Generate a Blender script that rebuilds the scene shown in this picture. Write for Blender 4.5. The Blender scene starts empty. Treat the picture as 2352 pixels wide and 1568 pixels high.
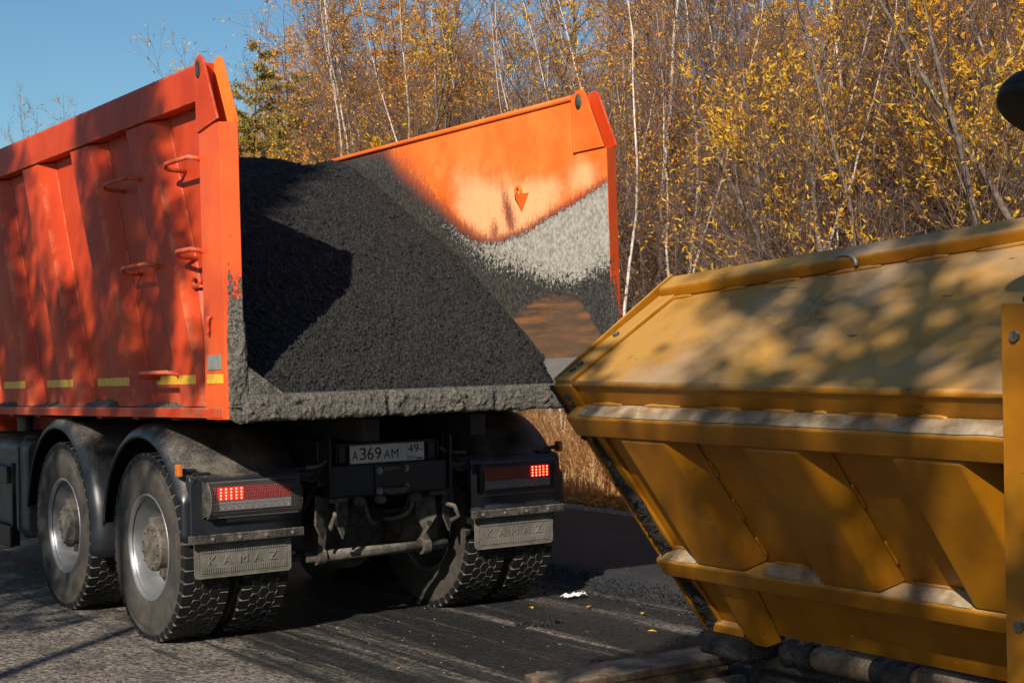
import bpy, bmesh, math, random
import numpy as np
from mathutils import Vector, Matrix, noise as mnoise
random.seed(7); rng = np.random.default_rng(7)
S = bpy.context.scene
COL = S.collection
# ------------------------------------------------------------------ camera
def build_camera():
    yaw, pitch, roll = math.radians(34.3828), math.radians(-0.0924), math.radians(-0.9895)
    F = Vector((math.sin(yaw)*math.cos(pitch), math.cos(yaw)*math.cos(pitch), math.sin(pitch)))
    R = Vector((math.cos(yaw), -math.sin(yaw), 0)); U = R.cross(F)
    R2 = R*math.cos(roll)+U*math.sin(roll); U2 = -R*math.sin(roll)+U*math.cos(roll)
    cd = bpy.data.cameras.new('camera'); cd.sensor_width = 36; cd.sensor_fit = 'HORIZONTAL'
    cd.lens = 3684.74/2352*36; cd.clip_start = .1; cd.clip_end = 3000
    c = bpy.data.objects.new('camera', cd); COL.objects.link(c)
    m = Matrix.Identity(4)
    for i in range(3):
        m[i][0] = R2[i]; m[i][1] = U2[i]; m[i][2] = -F[i]
    m[0][3], m[1][3], m[2][3] = -4.6873, -8.7691, 1.6851
    c.matrix_world = m; S.camera = c
    return Vector((-4.6873, -8.7691, 1.6851)), R2, U2, F
CP, CR, CU, CF = build_camera()
def project(x, y, z):
    d = Vector((x, y, z))-CP; w = d.dot(CF)
    return 1176+3684.74*d.dot(CR)/w, 784-3684.74*d.dot(CU)/w, w
# ------------------------------------------------------------------ light
SUN_EL = math.radians(30.0); TRAVEL = math.radians(37.8)   # light travels towards +x +y
sd = Vector((math.cos(TRAVEL)*math.cos(SUN_EL), math.sin(TRAVEL)*math.cos(SUN_EL), -math.sin(SUN_EL)))
world = bpy.data.worlds.new('World'); S.world = world; world.use_nodes = True
wn = world.node_tree; wn.nodes.clear()
sky = wn.nodes.new('ShaderNodeTexSky'); sky.sky_type = 'NISHITA'; sky.sun_disc = False
sky.sun_elevation = SUN_EL; sky.sun_rotation = math.atan2(-sd.x, -sd.y)
sky.air_density = 1.0; sky.dust_density = .35; sky.ozone_density = 3.0
bg = wn.nodes.new('ShaderNodeBackground'); bg.inputs['Strength'].default_value = .064
wo = wn.nodes.new('ShaderNodeOutputWorld')
tint = wn.nodes.new('ShaderNodeMix'); tint.data_type = 'RGBA'; tint.blend_type = 'MULTIPLY'; tint.inputs[0].default_value = 1
tint.inputs[7].default_value = (.86, 1.12, 1.17, 1); wn.links.new(sky.outputs[0], tint.inputs[6]); wn.links.new(tint.outputs[2], bg.inputs[0]); wn.links.new(bg.outputs[0], wo.inputs[0])
sl = bpy.data.lights.new('sun', 'SUN'); sl.energy = 5.0; sl.angle = math.radians(.5); sl.color = (1, .9, .76)
so = bpy.data.objects.new('sun', sl); COL.objects.link(so); so.location = (-20, -20, 30)
so.rotation_euler = sd.to_track_quat('-Z', 'Y').to_euler()
S.view_settings.view_transform = 'Standard'; S.view_settings.look = 'None'
S.view_settings.exposure = 0.32; S.view_settings.gamma = 1
S.render.engine = 'CYCLES'
S.render.resolution_x = 1024; S.render.resolution_y = 682
# ------------------------------------------------------------------ materials
class N:
    def __init__(s, name):
        s.m = bpy.data.materials.new(name); s.m.use_nodes = True; s.t = s.m.node_tree; s.t.nodes.clear()
        s.out = s.n('ShaderNodeOutputMaterial'); s.b = s.n('ShaderNodeBsdfPrincipled')
        s.l(s.b.outputs[0], s.out.inputs[0]); s.tc = s.n('ShaderNodeTexCoord')
    def n(s, k, **kw):
        x = s.t.nodes.new(k)
        for a, b in kw.items(): setattr(x, a, b)
        return x
    def l(s, a, b): s.t.links.new(a, b)
    def put(s, sock, v):
        if hasattr(v, 'is_output') or isinstance(v, bpy.types.NodeSocket): s.l(v, sock)
        else:
            if isinstance(v, (tuple, list)) and len(v) == 3 and len(sock.default_value) == 4: v = (*v, 1)
            sock.default_value = v
    def coords(s, scale=(1, 1, 1), kind='Object', rot=(0, 0, 0)):
        mp = s.n('ShaderNodeMapping'); mp.inputs['Scale'].default_value = scale; mp.inputs['Rotation'].default_value = rot
        s.l(s.tc.outputs[kind], mp.inputs[0]); return mp.outputs[0]
    def noise(s, scale=5, detail=4, rough=.6, vec=None, dist=0):
        x = s.n('ShaderNodeTexNoise'); x.inputs['Scale'].default_value = scale; x.inputs['Detail'].default_value = detail
        x.inputs['Roughness'].default_value = rough; x.inputs['Distortion'].default_value = dist
        s.l(vec if vec is not None else s.tc.outputs['Object'], x.inputs['Vector']); return x.outputs['Fac']
    def voro(s, scale=50, vec=None, feature='F1', out='Distance'):
        x = s.n('ShaderNodeTexVoronoi'); x.feature = feature; x.inputs['Scale'].default_value = scale
        s.l(vec if vec is not None else s.tc.outputs['Object'], x.inputs['Vector']); return x.outputs[out]
    def ramp(s, f, a, b, ca=0., cb=1.):
        x = s.n('ShaderNodeMapRange'); x.interpolation_type = 'SMOOTHSTEP'
        x.inputs['From Min'].default_value = a; x.inputs['From Max'].default_value = b
        x.inputs['To Min'].default_value = ca; x.inputs['To Max'].default_value = cb
        s.l(f, x.inputs['Value']); return x.outputs[0]
    def math(s, op, a, b=0.):
        x = s.n('ShaderNodeMath', operation=op); s.put(x.inputs[0], a); s.put(x.inputs[1], b); return x.outputs[0]
    def mix(s, f, a, b, mode='MIX'):
        x = s.n('ShaderNodeMix'); x.data_type = 'RGBA'; x.blend_type = mode
        s.put(x.inputs[0], f); s.put(x.inputs[6], a); s.put(x.inputs[7], b); return x.outputs[2]
    def up(s, a=.3, b=.9):
        g = s.n('ShaderNodeNewGeometry'); q = s.n('ShaderNodeSeparateXYZ'); s.l(g.outputs['Normal'], q.inputs[0])
        return s.ramp(q.outputs[2], a, b)
    def edge(s, rad=.012):
        bv = s.n('ShaderNodeBevel'); bv.samples = 4; bv.inputs['Radius'].default_value = rad
        g = s.n('ShaderNodeNewGeometry'); d = s.n('ShaderNodeVectorMath', operation='DOT_PRODUCT'); s.l(bv.outputs[0], d.inputs[0]); s.l(g.outputs['True Normal'], d.inputs[1])
        return s.ramp(d.outputs['Value'], .995, .93, 0., 1.)
    def island(s):
        return s.n('ShaderNodeNewGeometry').outputs['Random Per Island']
    def attr(s, name):
        x = s.n('ShaderNodeAttribute'); x.attribute_name = name; return x
    def bump(s, h, strength=.3, dist=.01):
        x = s.n('ShaderNodeBump'); x.inputs['Strength'].default_value = strength; x.inputs['Distance'].default_value = dist
        s.l(h, x.inputs['Height']); s.l(x.outputs[0], s.b.inputs['Normal'])
    def done(s, col=None, rough=.6, metal=0., spec=.5):
        if col is not None: s.put(s.b.inputs['Base Color'], col)
        s.put(s.b.inputs['Roughness'], rough); s.put(s.b.inputs['Metallic'], metal)
        s.b.inputs['Specular IOR Level'].default_value = spec
        return s.m
def grimy(name, col, rough=.5, metal=0., dust=(.22, .19, .15), dust_amt=.5, var=.25, scale=6, side=.25, bump=.15, spec=.5, fine=90):
    n = N(name)
    a = n.noise(scale, 6, .65); b = n.noise(fine, 3, .6)
    dark = tuple(c*(1-var) for c in col)
    c = n.mix(n.ramp(a, .35, .7), dark, col)
    up = n.up(.15, .85)
    d = n.math('MULTIPLY', n.math('ADD', n.math('MULTIPLY', up, dust_amt), side), n.ramp(n.math('ADD', a, n.math('MULTIPLY', n.math('SUBTRACT', b, .5), .6)), .30, .85))
    c = n.mix(d, c, dust)
    n.bump(n.math('ADD', a, n.math('MULTIPLY', b, .4)), bump, .004)
    return n.done(c, n.ramp(d, 0, 1, rough, .9), metal, spec)
M = {}
def mats():
    # orange lorry paint with rubbed dust, chips, and dirt gathered along upward faces
    n = N('orange_paint')
    a = n.noise(2.2, 5, .6); f = n.noise(60, 4, .7); st = n.noise(1.0, 4, .6, n.coords((14, 14, 1.1)))
    c = n.mix(n.ramp(a, .3, .75), (.43, .034, .005), (.59, .060, .009))
    c = n.mix(n.math('MULTIPLY', n.ramp(st, .5, .8), .25), c, (.66, .11, .030))
    c = n.mix(n.math('MULTIPLY', n.ramp(n.noise(9, 6, .75), .62, .78), .3), c, (.30, .10, .06))
    chip = n.math('MULTIPLY', n.ramp(n.noise(38, 3, .8), .70, .74), n.ramp(n.noise(3, 2), .5, .62))
    c = n.mix(chip, c, (.10, .06, .045))
    ew = n.math('MULTIPLY', n.edge(.016), n.ramp(n.noise(7, 5, .75), .40, .62)); c = n.mix(n.math('MULTIPLY', ew, .75), c, (.66, .22, .11))
    run = n.math('MULTIPLY', n.ramp(n.noise(1., 5, .75, n.coords((1, 22, 1.6))), .56, .74), .35); c = n.mix(run, c, (.27, .060, .028))
    low = n.n('ShaderNodeSeparateXYZ'); n.l(n.tc.outputs['Object'], low.inputs[0]); dl_ = n.math('MULTIPLY', n.ramp(low.outputs[2], 1.75, 1.32), n.ramp(n.noise(9, 5, .75), .42, .68)); c = n.mix(n.math('MULTIPLY', dl_, .55), c, (.30, .13, .075))
    d = n.math('MULTIPLY', n.up(.35, .95), n.ramp(n.noise(14, 5, .7), .3, .6)); c = n.mix(d, c, (.20, .17, .135))
    n.bump(n.math('ADD', a, n.math('MULTIPLY', f, .12)), .12, .01)
    M['orange'] = n.done(c, n.ramp(f, .3, .7, .45, .6), 0, .32)
    n = N('inner_orange_paint'); f = n.noise(30, 4, .7); c = n.mix(n.ramp(n.noise(3.2, 4), .35, .7), (.74, .125, .014), (.82, .18, .024)); c = n.mix(n.math('MULTIPLY', n.ramp(n.noise(1., 5, .8, n.coords((30, 30, 4))), .6, .75), .4), c, (.5, .12, .05)); M['orange_in'] = n.done(c, .55, 0, .3)
    # post: orange above, crusted with asphalt lower down (real crust, breaks up with noise)
    n = N('crusted_post_paint')
    a = n.noise(2.2, 5, .6); sx = n.n('ShaderNodeSeparateXYZ'); n.l(n.tc.outputs['Object'], sx.inputs[0])
    fine = n.noise(38, 5, .75); big = n.noise(5, 4, .6)
    hgt = n.ramp(sx.outputs[2], 1.45, 2.45, .95, -.1)
    rear = n.ramp(sx.outputs[1], -1.208, -1.224, -1.6, .25)
    k = n.math('ADD', n.math('ADD', hgt, rear), n.math('MULTIPLY', n.math('SUBTRACT', n.math('ADD', fine, big), 1.), 1.5))
    k = n.ramp(k, .48, .56)
    c = n.mix(n.ramp(a, .3, .75), (.58, .062, .008), (.74, .110, .015))
    crust = n.mix(n.ramp(n.noise(70, 4, .7), .4, .65), (.035, .033, .03), (.20, .185, .16))
    c = n.mix(k, c, crust)
    n.bump(n.math('MULTIPLY', n.math('ADD', fine, .4), n.math('ADD', k, .08)), .8, .012)
    M['post'] = n.done(c, n.ramp(k, 0, 1, .42, .9))
    # crust of dried asphalt
    n = N('asphalt_crust')
    a = n.noise(9, 6, .7); b = n.noise(75, 5, .75); v = n.voro(120)
    c = n.mix(n.ramp(b, .35, .62), (.058, .053, .046), (.185, .170, .143)); c = n.mix(n.math('MULTIPLY', n.ramp(a, .52, .66), .6), c, (.05, .047, .043))
    n.bump(n.math('ADD', b, n.math('MULTIPLY', v, -.5)), .9, .012)
    M['crust'] = n.done(c, .93, 0, .25)
    n = N('black_bitumen_crust')
    b = n.noise(60, 5, .75)
    c = n.mix(n.ramp(b, .45, .7), (.006, .006, .007), (.03, .027, .024)); n.bump(b, 1, .012)
    M['tar'] = n.done(c, n.ramp(n.noise(40, 3), .4, .6, .25, .8), 0, .6)
    # hot mix load
    n = N('hot_asphalt_mix')
    v = n.voro(62); v2 = n.voro(62, None, 'F1', 'Color'); b = n.noise(140, 4, .7); a = n.noise(3.5, 4, .6)
    q = n.n('ShaderNodeSeparateColor'); n.l(v2, q.inputs[0])
    c = n.mix(q.outputs[0], (.005, .0052, .006), (.040, .039, .040)); c = n.mix(n.math('MULTIPLY', n.ramp(a, .45, .7), .4), c, (.036, .034, .033))
    n.bump(n.math('ADD', n.math('MULTIPLY', v, -1.3), b), 1., .016)
    M['mix'] = n.done(c, .62, 0, .5)
    # load floor/clean metal
    M['bare'] = grimy('rubbed_bare_steel', (.33, .33, .33), .42, .55, (.12, .11, .1), .3, .2, 12)
    # interior of side wall : masks come from vertex attribute 'wear' (r grey splatter, g black tar, b brown scorch)
    n = N('worn_inner_wall_paint')
    at = n.attr('wear'); q = n.n('ShaderNodeSeparateColor'); n.l(at.outputs['Color'], q.inputs[0])
    hs = n.noise(1., 5, .7, n.coords((1, 3.0, 26))); vs = n.noise(1., 5, .7, n.coords((1, 30, 5))); fn = n.noise(55, 5, .8); lo = n.noise(3.2, 4, .6)
    diag = n.noise(1., 6, .75, n.coords((1, 46, 9), rot=(.95, 0, 0)))
    c = n.mix(n.ramp(lo, .35, .7), (.80, .155, .018), (.88, .225, .035))
    pale = at.outputs['Alpha']
    pm = n.ramp(n.math('ADD', pale, n.math('MULTIPLY', n.math('SUBTRACT', n.math('ADD', n.math('MULTIPLY', diag, .3), n.math('ADD', n.math('MULTIPLY', lo, 1.1), n.math('MULTIPLY', fn, .5))), .95), 1.0)), .30, .95)
    c = n.mix(n.math('MULTIPLY', pm, .85), c, (.88, .50, .24))
    c = n.mix(n.math('MULTIPLY', n.ramp(diag, .60, .72), .35), c, (.95, .42, .16))
    scr = n.math('MULTIPLY', n.ramp(n.noise(1., 6, .85, n.coords((1, 5, 60), rot=(.3, 0, 0))), .66, .72), .5); c = n.mix(scr, c, (.34, .13, .05))
    scr = n.math('MULTIPLY', n.ramp(n.noise(1., 4, .85, n.coords((1, 40, 4), rot=(.5, 0, 0))), .72, .76), .3); c = n.mix(scr, c, (.95, .52, .24))
    def thr(ch, w, k, tex): return n.ramp(n.math('ADD', ch, n.math('MULTIPLY', n.math('SUBTRACT', tex, .5), k)), .5-w, .5+w)
    br = thr(q.outputs[2], .42, 1.8, n.math('ADD', n.math('MULTIPLY', hs, .6), n.math('MULTIPLY', lo, .4)))
    brc = n.mix(n.ramp(hs, .35, .68), (.075, .050, .034), (.25, .105, .042)); brc = n.mix(n.math('MULTIPLY', n.ramp(lo, .42, .62), .7), brc, (.10, .068, .045))
    burn = n.ramp(n.math('ADD', q.outputs[1], n.math('MULTIPLY', n.math('SUBTRACT', n.math('ADD', diag, fn), 1.), .9)), .03, .45)
    c = n.mix(n.math('MULTIPLY', burn, .85), c, (.34, .060, .028))
    bk = thr(q.outputs[1], .28, .9, n.math('ADD', n.math('MULTIPLY', diag, .35), n.math('MULTIPLY', fn, .65)))
    c = n.mix(bk, c, n.mix(n.ramp(fn, .35, .7), (.014, .014, .014), (.085, .078, .07)))
    c = n.mix(br, c, brc)
    gm = n.math('ADD', n.math('MULTIPLY', fn, .65), n.math('ADD', n.math('MULTIPLY', diag, .10), n.math('MULTIPLY', n.noise(22, 5, .8), .25)))
    gr = thr(q.outputs[0], .06, 3.6, gm)
    gr = n.math('MULTIPLY', gr, n.ramp(n.noise(85, 4, .8), .60, .66, 1., .35))
    c = n.mix(n.math('MULTIPLY', gr, .93), c, n.mix(n.ramp(n.noise(40, 4), .3, .7), (.25, .235, .20), (.50, .475, .41)))
    n.bump(n.math('ADD', n.math('MULTIPLY', gr, .7), n.math('MULTIPLY', fn, .3)), .6, .008)
    M['inner'] = n.done(c, n.ramp(fn, .3, .7, .5, .7), 0, .35)
    M['black'] = grimy('black_chassis_paint', (.010, .011, .014), .42, 0, (.10, .085, .07), .6, .3, 9, .05, .12)
    M['blackdusty'] = grimy('dusty_black_steel', (.022, .021, .02), .6, 0, (.22, .19, .15), .9, .3, 12, .55, .3)
    M['fender'] = grimy('black_mudguard_plastic', (.014, .017, .023), .36, 0, (.21, .18, .145), 1.0, .2, 5, .02, .08, .5, 120)
    M['mudsteel'] = grimy('mud_caked_steel', (.050, .044, .038), .85, 0, (.25, .215, .17), .8, .5, 14, .35, .8)
    M['flap'] = grimy('dusty_rubber_flap', (.14, .13, .112), .9, 0, (.20, .185, .155), .4, .35, 8, .5, .35, .2)
    # tyre
    n = N('tyre_sidewall_rubber')
    a = n.noise(5, 6, .7); f = n.noise(80, 4, .7)
    c = n.mix(n.ramp(a, .3, .8), (.030, .028, .027), (.095, .080, .064)); c = n.mix(n.math('MULTIPLY', n.ramp(n.noise(1, 4, .7, n.coords((1, 3, 3))), .5, .75), .5), c, (.018, .018, .020)); c = n.mix(n.math('MULTIPLY', n.ramp(f, .55, .75), .2), c, (.16, .14, .11))
    n.bump(f, .15, .003); M['tyre'] = n.done(c, .75, 0, .3)
    n = N('tread_rubber'); f = n.noise(60, 4, .7)
    c = n.mix(n.ramp(f, .5, .8), (.006, .006, .0065), (.022, .020, .018)); n.bump(f, .2, .003); M['tread'] = n.done(c, .6, 0, .35)
    n = N('dusty_tread_groove'); M['groove'] = n.done(n.mix(n.noise(30, 4), (.07, .066, .06), (.20, .19, .17)), .95, 0, .2)
    M['rim'] = grimy('silver_wheel_paint', (.29, .31, .335), .36, .55, (.17, .14, .11), .35, .3, 9, .5, .2)
    M['hub'] = grimy('dusty_hub_casting', (.11, .095, .08), .7, .2, (.24, .2, .155), .4, .5, 16, .6, .4)
    def plain(name, col, rough=.5, metal=0., em=None, es=1.):
        n = N(name)
        c = n.mix(n.ramp(n.noise(30, 4), .3, .7), tuple(x*.82 for x in col), col)
        if em: n.b.inputs['Emission Color'].default_value = (*em, 1); n.b.inputs['Emission Strength'].default_value = es
        M[name] = n.done(c, rough, metal)
    plain('red_lens', (.24, .006, .010), .2); plain('clear_lens', (.19, .18, .19), .22)
    plain('lit_led', (.9, .02, .01), .3, 0, (1, .16, .07), 5.); plain('led_glow_lens', (.5, .01, .01), .3, 0, (1, .0, .004), .35)
    M['flap_light'] = grimy('raised_flap_rubber', (.15, .14, .12), .9, 0, (.26, .24, .2), .4, .2, 8, .5, .2, .2)
    plain('unlit_led', (.45, .03, .03), .3); plain('white_led', (.55, .55, .55), .2)
    plain('guard_wire', (.17, .16, .145), .6, .3); plain('amber_lens', (.62, .16, .02), .25)
    plain('plate_white', (.60, .60, .60), .45); plain('plate_black', (.012, .012, .012), .5)
    plain('flag_blue', (.02, .05, .35), .5); plain('flag_red', (.5, .02, .02), .5); plain('flag_white', (.72, .72, .72), .5)
    plain('bolt_steel', (.30, .28, .25), .5, .5); plain('glass_dark', (.02, .025, .03), .08)
    plain('sign_metal', (.30, .31, .29), .5, .3)
    n = N('reflective_tape'); v = n.voro(130); c = n.mix(n.ramp(n.noise(18, 4, .7), .45, .75), (.82, .47, .03), (.52, .27, .06)); M['tape'] = n.done(c, .4, 0, .5)
    M['tank'] = grimy('dusty_tank_steel', (.10, .105, .11), .45, .5, (.22, .19, .155), .9, .35, 6, .4, .2)
    # yellow paver paint: mustard with tan dust on every upward face, scratches and chips
    n = N('mustard_machine_paint')
    a = n.noise(2.6, 6, .62); f = n.noise(70, 4, .75); st = n.noise(1., 6, .8, n.coords((3, 3, 60), rot=(.9, 0, .3))); st2 = n.noise(1., 5, .8, n.coords((30, 50, 2.5)))
    c = n.mix(n.ramp(a, .3, .72), (.25, .090, .001), (.38, .155, .003))
    c = n.mix(n.math('MULTIPLY', n.ramp(n.noise(7, 6, .7), .5, .75), .45), c, (.20, .080, .006))
    c = n.mix(n.math('MULTIPLY', n.ramp(st2, .6, .75), .25), c, (.40, .26, .11))
    d = n.up(.35, .70); dd = n.math('MULTIPLY', d, n.ramp(n.math('ADD', n.noise(4, 6, .7), n.math('MULTIPLY', f, .25)), .40, .68, .55, .95))
    c = n.mix(dd, c, n.mix(n.ramp(n.noise(1.4, 5, .6), .4, .65), (.45, .235, .048), (.34, .245, .155)))
    ew = n.math('MULTIPLY', n.edge(.014), n.ramp(n.noise(8, 5, .75), .42, .6)); c = n.mix(n.math('MULTIPLY', ew, .45), c, (.50, .27, .07))
    stain = n.ramp(n.noise(3.1, 7, .8), .60, .72); c = n.mix(n.math('MULTIPLY', stain, .75), c, (.085, .045, .012))
    chip = n.math('MULTIPLY', n.ramp(n.noise(1., 4, .8, n.coords((26, 13, 26))), .675, .69), n.ramp(n.noise(2.3, 3), .45, .6)); c = n.mix(chip, c, (.60, .36, .05))
    sc = n.ramp(n.noise(1., 3, .7, n.coords((30, 5, 20), rot=(.2, .1, .5))), .70, .715); c = n.mix(sc, c, (.12, .08, .05))
    n.bump(n.math('ADD', a, n.math('MULTIPLY', f, .15)), .15, .008)
    M['yellow'] = n.done(c, n.ramp(d, 0, 1, .42, .75), 0, .4)
    M['beige'] = grimy('dusty_beige_steel', (.14, .085, .045), .75, 0, (.40, .31, .21), .6, .45, 8, .5, .35)
    n = N('pale_road_dust'); c = n.mix(n.ramp(n.noise(12, 5, .7), .35, .65), (.24, .165, .09), (.40, .32, .23)); M['dust'] = n.done(c, .95, 0, .1)
    # wood & foliage
    n = N('white_birch_bark'); z = n.noise(1., 4, .7, n.coords((4, 4, 26))); a = n.noise(2, 4)
    c = n.mix(n.ramp(z, .60, .68), (.64, .55, .47), (.07, .05, .04)); c = n.mix(n.math('MULTIPLY', n.ramp(a, .45, .7), .7), c, (.30, .21, .16)); M['birch'] = n.done(c, .8, 0, .2)
    n = N('grey_willow_bark'); z = n.noise(1., 5, .7, n.coords((9, 9, 14)))
    c = n.mix(n.ramp(z, .3, .7), (.065, .05, .042), (.22, .18, .15)); n.bump(z, .5, .01); M['bark'] = n.done(c, .85, 0, .2)
    n = N('dark_larch_bark'); c = n.mix(n.noise(12, 4), (.05, .035, .025), (.15, .10, .07)); M['larchbark'] = n.done(c, .9, 0, .2)
    n = N('thin_twig_bark'); c = n.mix(n.island(), (.045, .026, .021), (.27, .18, .145)); M['twig'] = n.done(c, .7, 0, .3)
    def leaf(name, stops, tr=.35):
        n = N(name); r = n.n('ShaderNodeValToRGB'); e = r.color_ramp.elements
        while len(e) < len(stops): e.new(.5)
        for i, (pp, cc) in enumerate(stops): e[i].position = pp; e[i].color = (*cc, 1)
        n.l(n.island(), r.inputs[0])
        n.put(n.b.inputs['Base Color'], r.outputs[0]); n.b.inputs['Roughness'].default_value = .6; n.b.inputs['Specular IOR Level'].default_value = .25
        t = n.n('ShaderNodeBsdfTranslucent'); n.l(r.outputs[0], t.inputs[0]); mx = n.n('ShaderNodeMixShader'); mx.inputs[0].default_value = tr
        n.l(n.b.outputs[0], mx.inputs[1]); n.l(t.outputs[0], mx.inputs[2]); n.l(mx.outputs[0], n.out.inputs[0]); M[name] = n.m
    leaf('yellow_leaves', [(0, (.60, .28, .02)), (.35, (.86, .48, .02)), (.7, (.90, .60, .06)), (1, (.66, .30, .04))], .4)
    leaf('lime_leaves', [(0, (.50, .42, .04)), (.5, (.68, .58, .05)), (1, (.60, .36, .04))])
    leaf('orange_leaves', [(0, (.66, .22, .03)), (.4, (.88, .38, .03)), (.8, (.92, .52, .04)), (1, (.50, .18, .05))], .4)
    leaf('larch_needles', [(0, (.66, .22, .01)), (.4, (.90, .40, .02)), (.75, (.85, .48, .03)), (1, (.50, .30, .03))], .4)
    leaf('olive_needles', [(0, (.12, .13, .03)), (.4, (.24, .21, .035)), (.75, (.42, .29, .045)), (1, (.52, .30, .05))], .25)
    leaf('dry_grass', [(0, (.55, .32, .13)), (.4, (.80, .54, .27)), (.75, (.90, .66, .36)), (1, (.50, .18, .08))], .35)
    leaf('fallen_leaves', [(0, (.45, .17, .04)), (.4, (.62, .30, .06)), (.7, (.55, .38, .16)), (1, (.25, .11, .06))], .2)
    leaf('green_grass', [(0, (.12, .14, .03)), (.5, (.28, .26, .06)), (1, (.42, .34, .12))], .3)
    # ground
    n = N('old_road_asphalt')
    sx = n.n('ShaderNodeSeparateXYZ'); n.l(n.tc.outputs['Object'], sx.inputs[0])
    v = n.voro(40, None, 'F1', 'Color'); q = n.n('ShaderNodeSeparateColor'); n.l(v, q.inputs[0]); vd = n.voro(40)
    f = n.noise(140, 4, .75); a = n.noise(1.4, 5, .65); sp = n.noise(26, 5, .75)
    c = n.mix(n.math('MULTIPLY', n.math('ADD', q.outputs[0], f), .5), (.07, .06, .052), (.62, .53, .43))
    c = n.mix(n.ramp(sp, .50, .60), c, (.035, .031, .029)); c = n.mix(n.math('MULTIPLY', n.ramp(n.noise(2.6, 5, .7), .42, .66), .6), c, (.045, .041, .039))
    # tack coat and tyre drag marks running along the road, thicker toward the paver lane
    st = n.noise(1., 6, .7, n.coords((3.6, .18, 1))); st2 = n.noise(1., 5, .75, n.coords((22, 1.2, 1)))
    lane = n.ramp(n.math('ADD', sx.outputs[0], n.math('MULTIPLY', n.math('SUBTRACT', a, .5), 1.2)), -1.7, -.55)
    k = n.math('ADD', n.math('MULTIPLY', lane, .64), n.math('MULTIPLY', n.math('SUBTRACT', n.math('ADD', n.math('MULTIPLY', st, .8), n.math('MULTIPLY', st2, .2)), .5), 3.4))
    k = n.math('ADD', k, n.math('MULTIPLY', n.math('SUBTRACT', f, .5), 1.2))
    k = n.ramp(k, .22, .62)
    c = n.mix(k, c, n.mix(q.outputs[1], (.007, .007, .0085), (.028, .027, .029)))
    n.bump(n.math('ADD', n.math('MULTIPLY', vd, -1.6), f), 1., .022)
    M['road'] = n.done(c, n.ramp(k, 0, 1, .85, .55), 0, .4)
    n = N('fresh_asphalt_mat'); v = n.voro(110, None, 'F1', 'Color'); q = n.n('ShaderNodeSeparateColor'); n.l(v, q.inputs[0]); f = n.noise(160, 4, .75)
    c = n.mix(q.outputs[0], (.012, .014, .018), (.045, .047, .052)); c = n.mix(n.ramp(n.noise(2, 4), .45, .7), c, (.05, .050, .052)); n.bump(n.math('ADD', n.math('MULTIPLY', n.voro(110), -1.), f), .7, .01)
    M['mat'] = n.done(c, .7, 0, .4)
    n = N('forest_floor'); a = n.noise(1.3, 6, .7); f = n.noise(30, 5, .8)
    c = n.mix(n.ramp(a, .35, .65), (.10, .065, .035), (.22, .14, .07)); c = n.mix(n.ramp(f, .5, .7), c, (.32, .19, .08)); n.bump(f, 1, .05); M['soil'] = n.done(c, .95, 0, .1)
    n = N('road_gravel'); v = n.voro(28, None, 'F1', 'Color'); q = n.n('ShaderNodeSeparateColor'); n.l(v, q.inputs[0])
    c = n.mix(q.outputs[0], (.09, .085, .075), (.42, .39, .34)); n.bump(n.voro(28), 1, .03); M['gravel'] = n.done(c, .9)
    n = N('grey_stone'); c = n.mix(n.noise(20, 5), (.13, .125, .115), (.36, .34, .31)); M['stone'] = n.done(c, .9)
    plain('paper_white', (.72, .72, .70), .8)
mats()
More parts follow.
